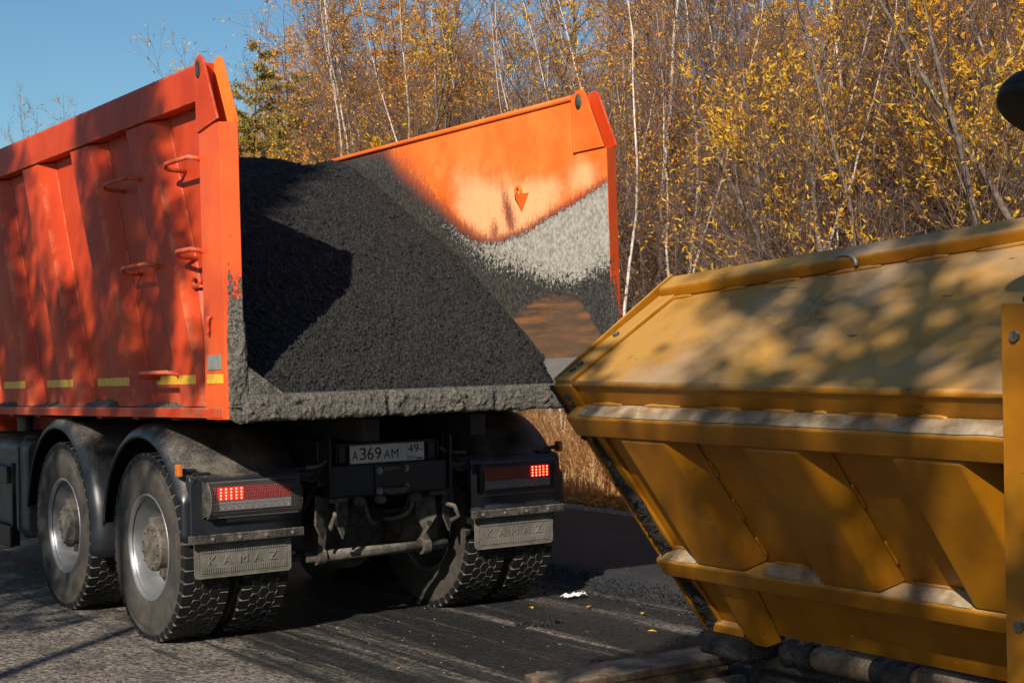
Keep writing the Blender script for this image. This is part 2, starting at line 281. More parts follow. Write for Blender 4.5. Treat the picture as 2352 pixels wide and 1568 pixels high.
# ------------------------------------------------------------------ mesh helpers
class MB:
    def __init__(s): s.v = []; s.f = []
    def add(s, vs, fs):
        o = len(s.v); s.v += [tuple(v) for v in vs]; s.f += [tuple(i+o for i in f) for f in fs]
    def box(s, x0, x1, y0, y1, z0, z1):
        s.add([(x0,y0,z0),(x1,y0,z0),(x1,y1,z0),(x0,y1,z0),(x0,y0,z1),(x1,y0,z1),(x1,y1,z1),(x0,y1,z1)],
              [(0,3,2,1),(4,5,6,7),(0,1,5,4),(1,2,6,5),(2,3,7,6),(3,0,4,7)])
        return s
    def prism(s, poly, axis, a, b):
        n = len(poly)
        def P(p, t): return {'x': (t, p[0], p[1]), 'y': (p[0], t, p[1]), 'z': (p[0], p[1], t)}[axis]
        s.add([P(p, a) for p in poly]+[P(p, b) for p in poly],
              [tuple(range(n-1, -1, -1)), tuple(range(n, 2*n))]+[(i, (i+1) % n, n+(i+1) % n, n+i) for i in range(n)])
        return s
    def hexa(s, p):   # 8 corners: bottom 4, top 4
        s.add(p, [(0,3,2,1),(4,5,6,7),(0,1,5,4),(1,2,6,5),(2,3,7,6),(3,0,4,7)]); return s
    def tube(s, pts, r, n=10, caps=True):
        pts = [Vector(p) for p in pts]; rs = r if isinstance(r, (list, tuple)) else [r]*len(pts)
        vs = []; prev = None
        for i, p in enumerate(pts):
            d = (pts[min(i+1, len(pts)-1)]-pts[max(i-1, 0)]).normalized()
            a = Vector((0, 0, 1)) if abs(d.z) < .9 else Vector((1, 0, 0))
            if prev is None: u = d.cross(a).normalized()
            else: u = (prev-d*prev.dot(d)).normalized()
            prev = u; w = d.cross(u)
            for k in range(n):
                t = 2*math.pi*k/n; vs.append(p+(u*math.cos(t)+w*math.sin(t))*rs[i])
        fs = []
        for i in range(len(pts)-1):
            for k in range(n): fs.append((i*n+k, i*n+(k+1) % n, (i+1)*n+(k+1) % n, (i+1)*n+k))
        if caps: fs.append(tuple(range(n-1, -1, -1))); fs.append(tuple((len(pts)-1)*n+k for k in range(n)))
        s.add(vs, fs); return s
    def cyl(s, a, b, r, n=16): return s.tube([a, b], r, n)
    def lathe(s, prof, n=48, c=(0, 0, 0), closed=False):   # prof: (x, r) around X axis
        vs = []; m = len(prof)
        for k in range(n):
            t = 2*math.pi*k/n
            for x, r in prof: vs.append((c[0]+x, c[1]+r*math.cos(t), c[2]+r*math.sin(t)))
        fs = []
        for k in range(n):
            for i in range(m if closed else m-1):
                j = (i+1) % m; fs.append((k*m+i, k*m+j, ((k+1) % n)*m+j, ((k+1) % n)*m+i))
        s.add(vs, fs); return s
    def build(s, name, mat, parent=None, smooth=False, bevel=0., label=None, fix=True, split=False):
        if split:
            p = list(range(len(s.v)))
            def fd(i):
                while p[i] != i: p[i] = p[p[i]]; i = p[i]
                return i
            for f in s.f:
                for i in f[1:]: p[fd(i)] = fd(f[0])
            gr = {}
            for f in s.f: gr.setdefault(fd(f[0]), []).append(f)
            out = []
            for fs in gr.values():
                ids = sorted({i for f in fs for i in f}); mp = {a: b for b, a in enumerate(ids)}; m = MB(); m.v = [s.v[i] for i in ids]; m.f = [tuple(mp[i] for i in f) for f in fs]
                out.append(m.build(name, mat, parent, smooth, bevel, label, fix))
            return out[0]
        me = bpy.data.meshes.new(name); me.from_pydata(s.v, [], s.f); me.validate()
        if fix:
            b = bmesh.new(); b.from_mesh(me); bmesh.ops.recalc_face_normals(b, faces=b.faces[:]); b.to_mesh(me); b.free()
        o = bpy.data.objects.new(name, me); COL.objects.link(o)
        for mm in (mat if isinstance(mat, (list, tuple)) else [mat]): me.materials.append(mm)
        if smooth: me.polygons.foreach_set('use_smooth', [True]*len(me.polygons))
        if bevel:
            w = o.modifiers.new('edge', 'BEVEL'); w.width = bevel; w.segments = 2; w.limit_method = 'ANGLE'; w.angle_limit = math.radians(40)
            me.polygons.foreach_set('use_smooth', [True]*len(me.polygons)); wn_ = o.modifiers.new('wn', 'WEIGHTED_NORMAL')
        if parent is not None:
            o.parent = parent; r = parent
            while r.parent: r = r.parent
            if parent.type == 'EMPTY' and parent.parent is None: o.location = tuple(-c for c in parent.location)
        if label: o['label'] = label
        return o
def npmesh(name, V, Q, mat, parent=None, smooth=False):
    me = bpy.data.meshes.new(name); me.vertices.add(len(V)); me.vertices.foreach_set('co', np.asarray(V, np.float32).ravel())
    k = Q.shape[1]; me.loops.add(Q.size); me.loops.foreach_set('vertex_index', Q.astype(np.int32).ravel())
    me.polygons.add(len(Q)); me.polygons.foreach_set('loop_start', np.arange(0, Q.size, k, dtype=np.int32))
    try: me.polygons.foreach_set('loop_total', np.full(len(Q), k, np.int32))
    except Exception: pass
    if smooth: me.polygons.foreach_set('use_smooth', np.ones(len(Q), bool))
    me.update(calc_edges=True); me.materials.append(mat)
    o = bpy.data.objects.new(name, me); COL.objects.link(o)
    if parent is not None: o.parent = parent
    return o
def tag(o, label=None, cat=None, group=None, kind=None):
    if label: o['label'] = label
    if cat: o['category'] = cat
    if group: o['group'] = group
    if kind: o['kind'] = kind
    return o
def thing(name, label, cat, loc=(0, 0, 0), group=None):
    o = bpy.data.objects.new(name, None); COL.objects.link(o); o.location = loc; o.empty_display_size = .3
    return tag(o, label, cat, group)
def fbm(x, y, z, o=4): return mnoise.fractal(Vector((x, y, z)), 1., 2., o)
def text_mesh(txt, size, align='LEFT', bold=0.):
    cu = bpy.data.curves.new('t', 'FONT'); cu.body = txt; cu.size = size; cu.extrude = .0015; cu.offset = bold; cu.align_x = align
    o = bpy.data.objects.new('t', cu); COL.objects.link(o); bpy.context.view_layer.update()
    me = bpy.data.meshes.new_from_object(o.evaluated_get(bpy.context.evaluated_depsgraph_get()))
    vs = [tuple(v.co) for v in me.vertices]; fs = [tuple(p.vertices) for p in me.polygons]
    bpy.data.objects.remove(o); bpy.data.meshes.remove(me); bpy.data.curves.remove(cu)
    return vs, fs
# ================================================================== SETTING
def ground():
    # one sheet to the horizon; woodland side rises gently
    xs = np.concatenate([np.linspace(-600, -40, 12), np.linspace(-30, 30, 61), np.linspace(40, 600, 12)])
    ys = np.concatenate([np.linspace(-600, -40, 12), np.linspace(-30, 50, 81), np.linspace(60, 700, 12)])
    V = []; 
    for y in ys:
        for x in xs:
            z = -.03
            if x > 4.9: z += .10*min(1, (x-4.9)/2.5)+.05*math.sin(x*1.3+y*.7)*min(1, (x-4.9)/3)
            if x < -9: z += .03*math.sin(y)
            V.append((x, y, z))
    n = len(xs); Q = np.array([(j*n+i, j*n+i+1, (j+1)*n+i+1, (j+1)*n+i) for j in range(len(ys)-1) for i in range(n-1)])
    tag(npmesh('ground', np.array(V), Q, M['soil'], None, True), None, None, None, 'structure')
    tag(MB().box(-8.5, 4.35, -120, 200, -.20, 0).build('road', M['road']), kind='structure')
    # gravel shoulder
    V = []; xs = np.linspace(4.2, 5.1, 7); ys = np.linspace(-40, 90, 261)
    for y in ys:
        for i, x in enumerate(xs):
            V.append((x+.07*fbm(y*1.5, i, 0), y, [-.06, .012, .03, .03, .02, .005, -.06][i]+.012*fbm(x*4, y*4, 1)))
    n = 7; Q = np.array([(j*n+i, j*n+i+1, (j+1)*n+i+1, (j+1)*n+i) for j in range(len(ys)-1) for i in range(n-1)])
    tag(npmesh('gravel_shoulder', np.array(V), Q, M['gravel'], None, True), kind='structure')
    # fresh lift of asphalt on the far lane beside the lorry, with a ragged sloping end
    V = []; F = []; X = np.linspace(1.45, 4.25, 90); Y = np.concatenate([np.linspace(-4.5, 6, 170), np.linspace(6.2, 60, 60)])
    for y in Y:
        for x in X:
            edge = 1.72+.13*fbm(y*1.2, 3, 0, 3)+.05*fbm(y*6, 5, 0, 3)+max(0, -(y+.3))*.02
            t = min(1, max(0, (x-edge)/.40)); h = .085*(t*t*(3-2*t))
            r = (1-abs(2*t-1))*.026+.002
            h += r*fbm(x*14, y*14, 2, 4)
            h = h if t > 0 else -.02
            V.append((x, y, h))
    n = len(X); Q = np.array([(j*n+i, j*n+i+1, (j+1)*n+i+1, (j+1)*n+i) for j in range(len(Y)-1) for i in range(n-1)])
    tag(npmesh('fresh_asphalt_layer', np.array(V), Q, M['mat'], None, True), kind='structure')
ground()
def blobs(P, rad, mat, name, jitter=.35, squash=1., seed=0):
    """many little irregular stones in one mesh"""
    r = np.random.default_rng(seed)
    base = np.array([(1,0,0),(-1,0,0),(0,1,0),(0,-1,0),(0,0,1),(0,0,-1)], float)
    tris = np.array([(0,2,4),(2,1,4),(1,3,4),(3,0,4),(2,0,5),(1,2,5),(3,1,5),(0,3,5)])
    n = len(P); V = base[None]*(1+r.normal(0, jitter, (n, 6, 1)))
    a = r.normal(size=(n, 3, 3)); q, _ = np.linalg.qr(a); V = V@q
    V[..., 2] *= squash
    V = V*rad[:, None, None]+P[:, None]
    Q = tris[None]+(np.arange(n)*6)[:, None, None]
    return npmesh(name, V.reshape(-1, 3), Q.reshape(-1, 3), mat)
# loose stuff on the ground
def litter():
    n = 2600; y = rng.uniform(-6, 16, n); x = rng.normal(4.45, .16, n)
    tag(blobs(np.stack([x, y, np.full(n, .03)], 1), rng.uniform(.012, .045, n)*rng.choice([1, 1, 1.6], n), M['stone'], 'loose_stones', .25, .7, 3),
        'loose grey stones strewn along the edge of the road', 'stones', None, 'stuff')
    # crumbs of mix along the ragged end of the fresh layer and under the hopper
    n = 5200; y = rng.uniform(-4.6, 1.2, n); x = 1.85+rng.normal(0, .17, n)+np.maximum(0, -y)*.0
    k = int(n*.25); x[:k] = rng.uniform(-1.0, 2.2, k); y[:k] = rng.uniform(-4.2, .6, k)
    z = np.where(x > 1.7, .03+.055*np.clip((x-1.75)/.4, 0, 1), .003)
    tag(blobs(np.stack([x, y, z], 1), rng.uniform(.003, .011, n), M['mix'], 'asphalt_crumbs', .3, .8, 4),
        'black crumbs of spilt asphalt around the ragged edge of the fresh layer', 'crumbs', None, 'stuff')
litter()
def leafset(P, D, L, W, rr, bend=.15):
    """diamond leaves: P base points, D directions, L length, W width -> V,Q"""
    n = len(P); D = D/np.linalg.norm(D, axis=1, keepdims=True)
    a = rr.normal(size=(n, 3)); s = np.cross(D, a); s /= np.linalg.norm(s, axis=1, keepdims=True); u = np.cross(s, D)
    L = L[:, None]; W = W[:, None]
    V = np.stack([P, P+D*L*.45+s*W*.5+u*L*bend*.3, P+D*L-u*L*bend, P+D*L*.45-s*W*.5+u*L*bend*.3], 1)
    Q = np.arange(4*n).reshape(n, 4)
    return V.reshape(-1, 3), Q
def verge():
    r = np.random.default_rng(11)
    # tall dry grass
    n = 52000; y = r.uniform(-5, 17, n); x = 5.15+np.abs(r.normal(0, 1.3, n)); cl = np.array([fbm(a*1.1, b*1.1, 7, 2) for a, b in zip(x, y)])
    keep = cl > -.22; x, y, cl = x[keep], y[keep], cl[keep]; n = len(x)
    h = (.40+.5*r.random(n))*np.clip((x-5.0)/.8+.35, .2, 1)*(1+.5*cl); az = r.uniform(0, 6.28, n); lean = r.uniform(.2, 1.3, n)*h
    dx, dy = np.cos(az), np.sin(az); w = r.uniform(.0025, .006, n); sx, sy = -dy*w, dx*w
    seg = []
    for t, hh, ww in [(0, 0, 1), (.3, .55, .9), (.75, .88, .7), (1.3, .93, .1)]:
        cx = x+dx*lean*t*t; cy = y+dy*lean*t*t; cz = h*hh+.02
        seg.append(np.stack([cx-sx*ww, cy-sy*ww, cz], 1)); seg.append(np.stack([cx+sx*ww, cy+sy*ww, cz], 1))
    V = np.stack(seg, 1); Q = np.array([(0, 1, 3, 2), (2, 3, 5, 4), (4, 5, 7, 6)])[None]+(np.arange(n)*8)[:, None, None]
    tag(npmesh('dry_grass', V.reshape(-1, 3), Q.reshape(-1, 4), M['dry_grass']), 'tall dry straw coloured grass under the trees along the road', 'grass', None, 'stuff')
    n = 7000; y = r.uniform(-5, 17, n); x = r.uniform(4.7, 5.6, n); P = np.stack([x, y, np.full(n, .015)], 1); D = r.normal(size=(n, 3))*.5; D[:, 2] = 1
    V, Q = leafset(P, D, r.uniform(.03, .11, n), r.uniform(.004, .008, n), r)
    tag(npmesh('short_grass', V, Q, M['green_grass']), 'short green and yellow grass at the foot of the dry grass', 'grass', None, 'stuff')
    n = 26000; y = r.uniform(-6, 20, n); x = 4.75+np.abs(r.normal(0, 1.6, n)); P = np.stack([x, y, .04+.05*r.random(n)], 1); D = r.normal(size=(n, 3)); D[:, 2] *= .35
    V, Q = leafset(P, D, r.uniform(.03, .07, n), r.uniform(.02, .035, n), r)
    tag(npmesh('fallen_leaves', V, Q, M['fallen_leaves']), 'carpet of fallen orange leaves along the woodland edge', 'leaves', None, 'stuff')
    # straw bits on the dark asphalt
    n = 260; x = r.uniform(-.6, 2.4, n); y = r.uniform(-3.9, .2, n); P = np.stack([x, y, np.where(x > 1.75, .085, .006)], 1); D = r.normal(size=(n, 3)); D[:, 2] *= .05
    V, Q = leafset(P, D, r.uniform(.008, .028, n), np.full(n, .003), r, .02)
    tag(npmesh('straw_bits', V, Q, M['dry_grass']), 'scattered bits of straw and needles on the black asphalt', 'straw', None, 'stuff')
    for k, (x, y, a, lb) in enumerate([(1.35, -.75, .3, 'orange fallen leaf nearest the white paper scrap'), (1.05, -.55, 1.2, 'curled yellow leaf on black asphalt close to the right rear tyre'),
                                       (1.12, -1.65, 2.2, 'bright yellow leaf alone on the black asphalt in the middle of the gap'), (1.45, -1.15, .9, 'tan leaf at the foot of the ragged asphalt edge'),
                                       (1.30, -2.35, 2.0, 'flat pale orange leaf nearest the bottom corner of the hopper')]):
        b = MB(); L = .055; c, s_ = math.cos(a), math.sin(a)
        for t in range(1):
            pts = [(-.5, 0, 0), (-.2, .2, .12), (.15, .24, .10), (.5, 0, .05), (.15, -.22, .16), (-.2, -.2, .10)]
            up = [(x+(px*c-py*s_)*L, y+(px*s_+py*c)*L, .004+pz*L) for px, py, pz in pts]; dn = [(q[0], q[1], q[2]-.0012) for q in up]
            b.add(up+dn, [(0, 1, 2, 3), (0, 3, 4, 5), (9, 8, 7, 6), (11, 10, 9, 6)]+[(i, (i+1) % 6, 6+(i+1) % 6, 6+i) for i in range(6)])
        tag(b.build('fallen_leaf', M['yellow_leaves']), lb, 'leaf', 'single leaves on the black asphalt')
    # crumpled paper
    b = MB(); g = 9; V = []
    for i in range(g):
        for j in range(g):
            u, w = i/(g-1)-.5, j/(g-1)-.5
            V.append((1.47+u*.16+.012*fbm(u*9, w*9, 1), -.43+w*.08+.01*fbm(u*9, w*9, 4), .022+.03*abs(fbm(u*6, w*6, 9))))
    F = [(i*g+j, i*g+j+1, (i+1)*g+j+1, (i+1)*g+j) for i in range(g-1) for j in range(g-1)]; b.add(V, F)
    o = b.build('paper_scrap', M['paper_white']); tag(o, 'crumpled white paper scrap on the asphalt right of the rear tyres', 'litter')
    md = o.modifiers.new('t', 'SOLIDIFY'); md.thickness = .002
    # clod
    n = 60; P = np.clip(rng.normal(0, 1, (n, 3)), -1.3, 1.3)*np.array([.10, .035, .008])+np.array([.75, -1.05, .012])
    tag(blobs(P, rng.uniform(.008, .022, n), M['mix'], 'asphalt_clod', .3, .8, 9), 'small black clod of asphalt lying between the lorry and the hopper', 'clod')
verge()
# ================================================================== DUMP TRUCK
HUBZ = .528
def wheel_meshes():
    tyre = MB()
    prof = [(.035,.292),(.018,.300),(.012,.315),(.006,.35),(-.004,.40),(-.007,.43),(-.002,.462),(.004,.478),(.001,.483),(.006,.50),(.014,.518),(.024,.524),
            (.271,.524),(.281,.518),(.289,.50),(.294,.483),(.297,.462),(.302,.43),(.299,.40),(.289,.35),(.283,.315),(.277,.300),(.26,.292)]
    tyre.lathe(prof, 96)
    T = MB(); nB = 46
    def block(poly, a0, r0=.5235, r1=.541):
        n = len(poly); vs = []
        for r in (r0, r1):
            k = .955 if r == r1 else .995
            cx = sum(p[0] for p in poly)/n; ct = sum(p[1] for p in poly)/n
            for x, t in poly:
                x = cx+(x-cx)*k; t = ct+(t-ct)*k; a = a0+t/.53; vs.append((x, r*math.cos(a), r*math.sin(a)))
        T.add(vs, [tuple(range(n, 2*n))]+[(i, (i+1) % n, n+(i+1) % n, n+i) for i in range(n)])
    p = 2*math.pi/nB; hp = .0335
    for k in range(nB):
        for c, xc in enumerate((.0965, .1475, .1985)):
            off = (k+(.5 if c == 1 else 0))*p
            block([(xc-.0310, 0), (xc-.0155, -hp), (xc+.0155, -hp), (xc+.0310, 0), (xc+.0155, hp), (xc-.0155, hp)], off)
        for s in (0, 1):
            f = (lambda x: x) if not s else (lambda x: .295-x)
            off = (k+.5)*p
            block([(f(.010), -hp*.86), (f(.0775), -hp*.95), (f(.062), 0), (f(.0775), hp*.95), (f(.010), hp*.86)], off)
            # lugs wrapping on to the shoulder
            vs = []
            for r, x in ((.541, .010), (.500, .0035)):
                for t in (-hp*.8, hp*.8): a = off+t/.53; vs.append((f(x), r*math.cos(a), r*math.sin(a)))
            for r, x in ((.5235, .020), (.498, .012)):
                for t in (-hp*.86, hp*.86): a = off+t/.53; vs.append((f(x), r*math.cos(a), r*math.sin(a)))
            T.add(vs, [(0, 1, 3, 2), (0, 4, 5, 1), (2, 3, 7, 6), (0, 2, 6, 4), (1, 5, 7, 3)])
    for m in (tyre, T):
        m.v = [(x, y, max(z, -HUBZ) if abs(x-.147) < .2 else z) for x, y, z in m.v]
    tyre.v = [(x, y, max(z, -HUBZ+.014)) for x, y, z in tyre.v]
    rim = MB()
    rim.lathe([(.030,.286),(.014,.296),(.010,.304),(.016,.309),(.026,.304),(.036,.292),(.05,.283),(.09,.278),(.12,.268),(.175,.262),(.19,.235),(.20,.205),(.195,.185),(.205,.165),(.205,.05),
               (.213,.05),(.213,.17),(.212,.24),(.20,.268),(.26,.285),(.275,.304),(.285,.306),(.288,.296),(.27,.280),(.22,.262),(.20,.25)], 64)
    wn_ = MB()
    hub = MB()
    hub.lathe([(.205,.001),(.205,.165),(.11,.150),(.10,.146),(.085,.140),(.040,.138),(.034,.128),(.030,.128),(.030,.001)], 40)
    for k in range(10):
        a = 2*math.pi*k/10; hub.cyl((.20, .19*math.cos(a), .19*math.sin(a)), (.165, .19*math.cos(a), .19*math.sin(a)), .014, 6)
    for k in range(12):
        a = 2*math.pi*(k+.5)/12; hub.cyl((.036, .112*math.cos(a), .112*math.sin(a)), (.018, .112*math.cos(a), .112*math.sin(a)), .0095, 6)
    hub.box(.04, .19, -.035, .045, .130, .168); hub.box(.05, .16, -.12, -.07, -.16, -.115)
    drum = MB(); drum.lathe([(.18,.001),(.18,.18),(.0,.20),(-.03,.205),(-.05,.12),(-.2,.10),(-.2,.001)], 32)
    return tyre, T, rim, hub, drum
def make_truck():
    root = thing('dump_truck', 'big orange tipper lorry with its tailgate off, carrying a load of black asphalt', 'dump truck', (0, 0, 0))
    t, T, rim, hub, drum = wheel_meshes()
    w0 = rim.build('wheel', M['rim'], root, True)
    ty = t.build('tyre', M['tyre'], w0, True); tr = T.build('tread', M['tread'], ty); hb = hub.build('hub', M['hub'], w0, False, .003)
    # dusty groove band under the tread blocks : second material on the tyre
    ty.data.materials.append(M['groove']); tr.data.materials.append(M['groove'])
    for pz in tr.data.polygons:
        c = pz.center; rr_ = math.hypot(c.y, c.z)
        if rr_ < .5385 and .03 < c.x < .265: pz.material_index = 1
    for pz in ty.data.polygons:
        c = pz.center; r = math.hypot(c.y, c.z)
        if .02 < c.x < .275 and r > .515 or (abs(c.z+HUBZ-.014) < 1e-3 and .02 < c.x < .275): pz.material_index = 1
    tr.parent = w0; dm = drum.build('brake_drum', M['hub'], w0, True)
    base = [(ty, 0), (tr, 0), (hb, 1), (dm, 2)]
    w0.location = (-1.250, 0, HUBZ); dm_me = dm.data
    first = True
    for y in (0, 1.44):
        for s in (-1, 1):
            for inner in (0, 1):
                flip = (s == 1) != bool(inner)
                x = s*(1.250 if not inner else .60)
                if first: w = w0; ch = [ty, tr, hb]; bpy.data.objects.remove(dm); first = False
                else:
                    w = w0.copy(); COL.objects.link(w); ch = []
                    for src in ((ty, tr, hb) if not inner else (ty, tr)):
                        c = src.copy(); COL.objects.link(c); c.parent = w
                    if inner:
                        d = bpy.data.objects.new('brake_drum', dm_me); COL.objects.link(d); d.parent = w
                w.location = (x, y, HUBZ); w.rotation_euler = (random.uniform(0, .0), 0, math.pi if flip else 0)
    # -------- mudguards
    for yc, s in ((0, -1), (1.44, -1), (0, 1), (1.44, 1)):
        b = MB(); prof = [(1.268, .640), (1.278, .650), (1.268, .672), (1.243, .700), (1.205, .717), (1.14, .726), (.90, .730), (.57, .730)]
        path = []
        for k in range(41):
            a = math.radians(8+k*(190-8)/40 if yc else 8+k*(148-8)/40); path.append(a)
        rows = []
        for a in path:
            rows.append([(s*x, yc+r*math.cos(a)*.957, .515+r*math.sin(a)) for x, r in prof])
        if not yc:   # rear guard runs straight down to the lamp panel
            e = rows[-1]
            for k in range(1, 9):
                rows.append([(x, -.60-(.0 if i > 2 else -.03*0)+(.012 if i < 2 else 0)-(.018 if i > 4 else .0), z0+(.625-z0)*k/8) for i, ((x, y, z0)) in enumerate(e)])
        n = len(prof); vs = [p for r_ in rows for p in r_]
        b.add(vs, [(i*n+j, i*n+j+1, (i+1)*n+j+1, (i+1)*n+j) for i in range(len(rows)-1) for j in range(n-1)])
        # inner skirt
        o = b.build('mudguard', M['fender'], root, True); md = o.modifiers.new('t', 'SOLIDIFY'); md.thickness = .008; md.offset = 0
        e = MB(); e.box(s*.565, s*.575, yc-.42, yc+.42, .95, 1.21) if False else None
        q = MB(); q.tube([(s*.60, yc, 1.18), (s*.60, yc, 1.05), (s*.46, yc, 1.0)], .02, 8).build('mudguard_stay', M['black'], root, True)
    # -------- rear lamp panels, lamps, flaps
    for s in (-1, 1):
        def X(a): return s*a
        p = MB(); xs = sorted((X(.575), X(1.235)))
        p.prism([(-.618, .640), (-.618, .93), (-.600, .965), (-.55, .975), (-.55, .640)], 'x', xs[0], xs[1])
        pn = p.build('lamp_panel', M['blackdusty'] if 0 else M['fender'], root, False, .006)
        st = MB(); xs2 = sorted((X(.565), X(1.255))); st.box(xs2[0], xs2[1], -.640, -.6185, .602, .648)
        so_ = st.build('flap_bar', M['blackdusty'], pn, False, .004)
        bt = MB()
        for k in range(4): bt.cyl((X(.64+k*.16), -.640, .625), (X(.64+k*.16), -.648, .625), .009, 8)
        bt.build('bolt', M['bolt_steel'], pn, split=True)
        # flap with rounded lower corners
        fl = MB(); x0, x1 = sorted((X(.62), X(1.202))); z0, z1 = .405, .604; r = .025
        poly = [(x0, z1), (x1, z1)]+[(x1-r+r*math.cos(a), z0+r+r*math.sin(a)) for a in np.linspace(0, -math.pi/2, 6)]+[(x0+r+r*math.cos(a), z0+r+r*math.sin(a)) for a in np.linspace(-math.pi/2, -math.pi, 6)]
        fl.prism(poly, 'y', -.582, -.572)
        nb = 40; FR = {}
        for za in (.432, .545):
            FR[za] = MB()
            for k in range(nb):
                xx = x0+.04+(x1-x0-.08)*k/(nb-1); FR[za].box(xx-.0032, xx+.0032, -.588, -.5818, za, za+.03)
        for (a, b_, c, d) in ((x0+.025, x1-.025, .421, .4235), (x0+.025, x1-.025, .583, .5855)): fl.box(a, b_, -.5845, -.5815, c, d)
        for a in (x0+.025, x1-.028): fl.box(a, a+.003, -.5845, -.5815, .4235, .583)
        fo = fl.build('mud_flap', M['flap'], root)
        for za in FR: FR[za].build('flap_ridges', M['flap_light'], fo)
        L = MB(); xc = x0+.075
        for ch in 'KAMAZ':
            vs, fs = text_mesh(ch, .066)
            if not vs: continue
            L.add([(xc+v[0]*1.15, -.5822-(v[2]+.0015)*1.8, .478+v[1]) for v in vs], fs); xc += .092
        L.build('embossed_letter', M['flap_light'], fo, fix=False, split=True)
        # lamp
        a0, a1 = sorted((X(.612), X(1.160)))
        h = MB(); h.prism([(-.60, .745), (-.648, .752), (-.662, .775), (-.664, .90), (-.648, .925), (-.60, .935)], 'x', a0, a1)
        hs = h.build('tail_light', M['black'], pn, False, .004)
        b0, b1 = a0+.03, a1-.045 if s < 0 else a1-.035
        if s > 0: b0 = a0+.03
        le = MB(); le.box(b0, b1, -.672, -.662, .829, .908); le.build('red_lens', M['red_lens'], hs, False, .002)
        lc = MB(); lc.box(b0, b1, -.671, -.6625, .776, .8275); lc.build('clear_lens', M['clear_lens'], hs, False, .002)
        gl = MB(); gx = (b0+.03, b0+.185) if s < 0 else (b1-.155, b1-.012)
        gl.box(gx[0], gx[1], -.6735, -.6721, .833, .905); gl.build('lit_section', M['led_glow_lens'], hs)
        ld = MB()
        for i in range(5):
            for j in range(4):
                x = gx[0]+.018+i*(gx[1]-gx[0]-.034)/4; z = .843+j*.0172
                ld.cyl((x, -.6737, z), (x, -.6775, z), .0052, 8)
        o = ld.build('lit_led', M['lit_led'], hs, split=True)
        dl = MB()
        for i in range(12):
            x = b0+.02+i*(b1-b0-.04)/11; dl.cyl((x, -.671, .79), (x, -.6745, .79), .0035, 6)
        dl.build('reversing_led', M['white_led'], hs, split=True)
        if s < 0:
            dl = MB()
            for i in range(5):
                for j in range(4): dl.cyl((b1-.125+i*.026, -.672, .843+j*.0172), (b1-.125+i*.026, -.6755, .843+j*.0172), .0032, 6)
            dl.build('unlit_led', M['unlit_led'], hs, split=True)
        # bulging wire guard
        g = MB(); prof = []
        for k in range(15):
            a = math.radians(-80+k*(160/14)); prof.append((-.648-.075*math.cos(a)**.8, .838+.098*math.sin(a)))
        nx = 54
        for i in range(nx+1):
            x = a0+(a1-a0)*i/nx; g.tube([(x, y, z) for y, z in prof], .0006, 4, False)
        for y, z in prof: g.tube([(a0, y, z), (a1, y, z)], .0007, 4, False)
        g.tube([(a0, prof[0][0], prof[0][1]), (a1, prof[0][0], prof[0][1])], .005, 6); g.tube([(a0, prof[-1][0], prof[-1][1]), (a1, prof[-1][0], prof[-1][1])], .003, 6)
        g.tube([(a0, y, z) for y, z in prof], .003, 6)
        g.build('wire_guard', M['guard_wire'], hs, False, fix=False)
        cp = MB(); xo = a0 if s < 0 else a1
        cp.prism([(-.60, .735)]+[(y*.0+y, z) for y, z in prof[2:13]]+[(-.60, .940)], 'x', xo-.006 if s < 0 else xo, xo if s < 0 else xo+.006); cp.build('guard_end', M['blackdusty'], hs)
        # side marker
        sm = MB(); sx0, sx1 = sorted((X(1.262), X(1.285))); sm.box(sx0, sx1, -.585, -.53, .97, 1.035)
        mk = sm.build('side_marker_lamp', M['amber_lens'], root, False, .004)
        sb = MB(); sb.tube([(X(1.262), -.555, 1.0), (X(1.18), -.555, .995), (X(1.15), -.56, .965)], .013, 8); sb.box(*sorted((X(1.10), X(1.20))), -.585, -.53, .972, .985); sb.cyl((X(1.17), -.58, .955), (X(1.22), -.60, .93), .022, 10)
        sb.build('marker_bracket', M['black'], mk, False, .002)
    # -------- chassis
    ch = MB()
    for s in (-1, 1):
        ch.box(*sorted((s*.385, s*.455)), -.60, 6.2, .86, 1.12); ch.box(*sorted((s*.30, s*.40)), -1.05, 5.5, 1.135, 1.262)
    for y in (-.30, .72, 2.4, 3.6): ch.box(-.384, .384, y-.05, y+.05, .90, 1.08)
    ch.build('chassis_beam', M['black'], root, False, .005, split=True)
    for y in (0, 1.44):
        ax = MB()
        ax.tube([(-.62, y, HUBZ), (-.35, y, HUBZ), (.35, y, HUBZ), (.62, y, HUBZ)], [.085, .10, .10, .085], 16)
        ax.lathe([(-.28, .10), (-.2, .18), (-.08, .235), (.08, .235), (.2, .18), (.28, .10)], 24, (0, y, HUBZ)); ax.tube([(0, y, HUBZ+.02), (0, y+.42, HUBZ+.12)], [.13, .07], 14)
        ax.build('drive_axle', M['mudsteel'], root, True)
    for s in (-1, 1):
        sp = MB()
        for k in range(9):
            L = .78-.07*k; x0, x1 = sorted((s*.47, s*.56)); z = .74-.0*k
            sp.prism([(.72-L, .70-.022*k-.03), (.72, .66-.022*k+.08), (.72+L, .70-.022*k-.03), (.72+L, .72-.022*k-.03), (.72, .68-.022*k+.08), (.72-L, .72-.022*k-.03)], 'x', x0, x1)
        sp.build('leaf_spring', M['mudsteel'], root)
    hs = MB(); hs.cyl((0, 2.5, .9), (0, 3.3, 1.25), .09, 16); hs.tube([(-.30, -.3, .9), (-.34, -.2, .70), (-.2, .2, .62)], .018, 8)
    hs.tube([(.22, -.55, .86), (.30, -.3, .66), (.1, .1, .60)], .014, 8); hs.cyl((-.2, -.2, .62), (-.2, .02, .62), .085, 14)
    hs.build('air_cylinder', M['mudsteel'], root, False, .003, split=True)
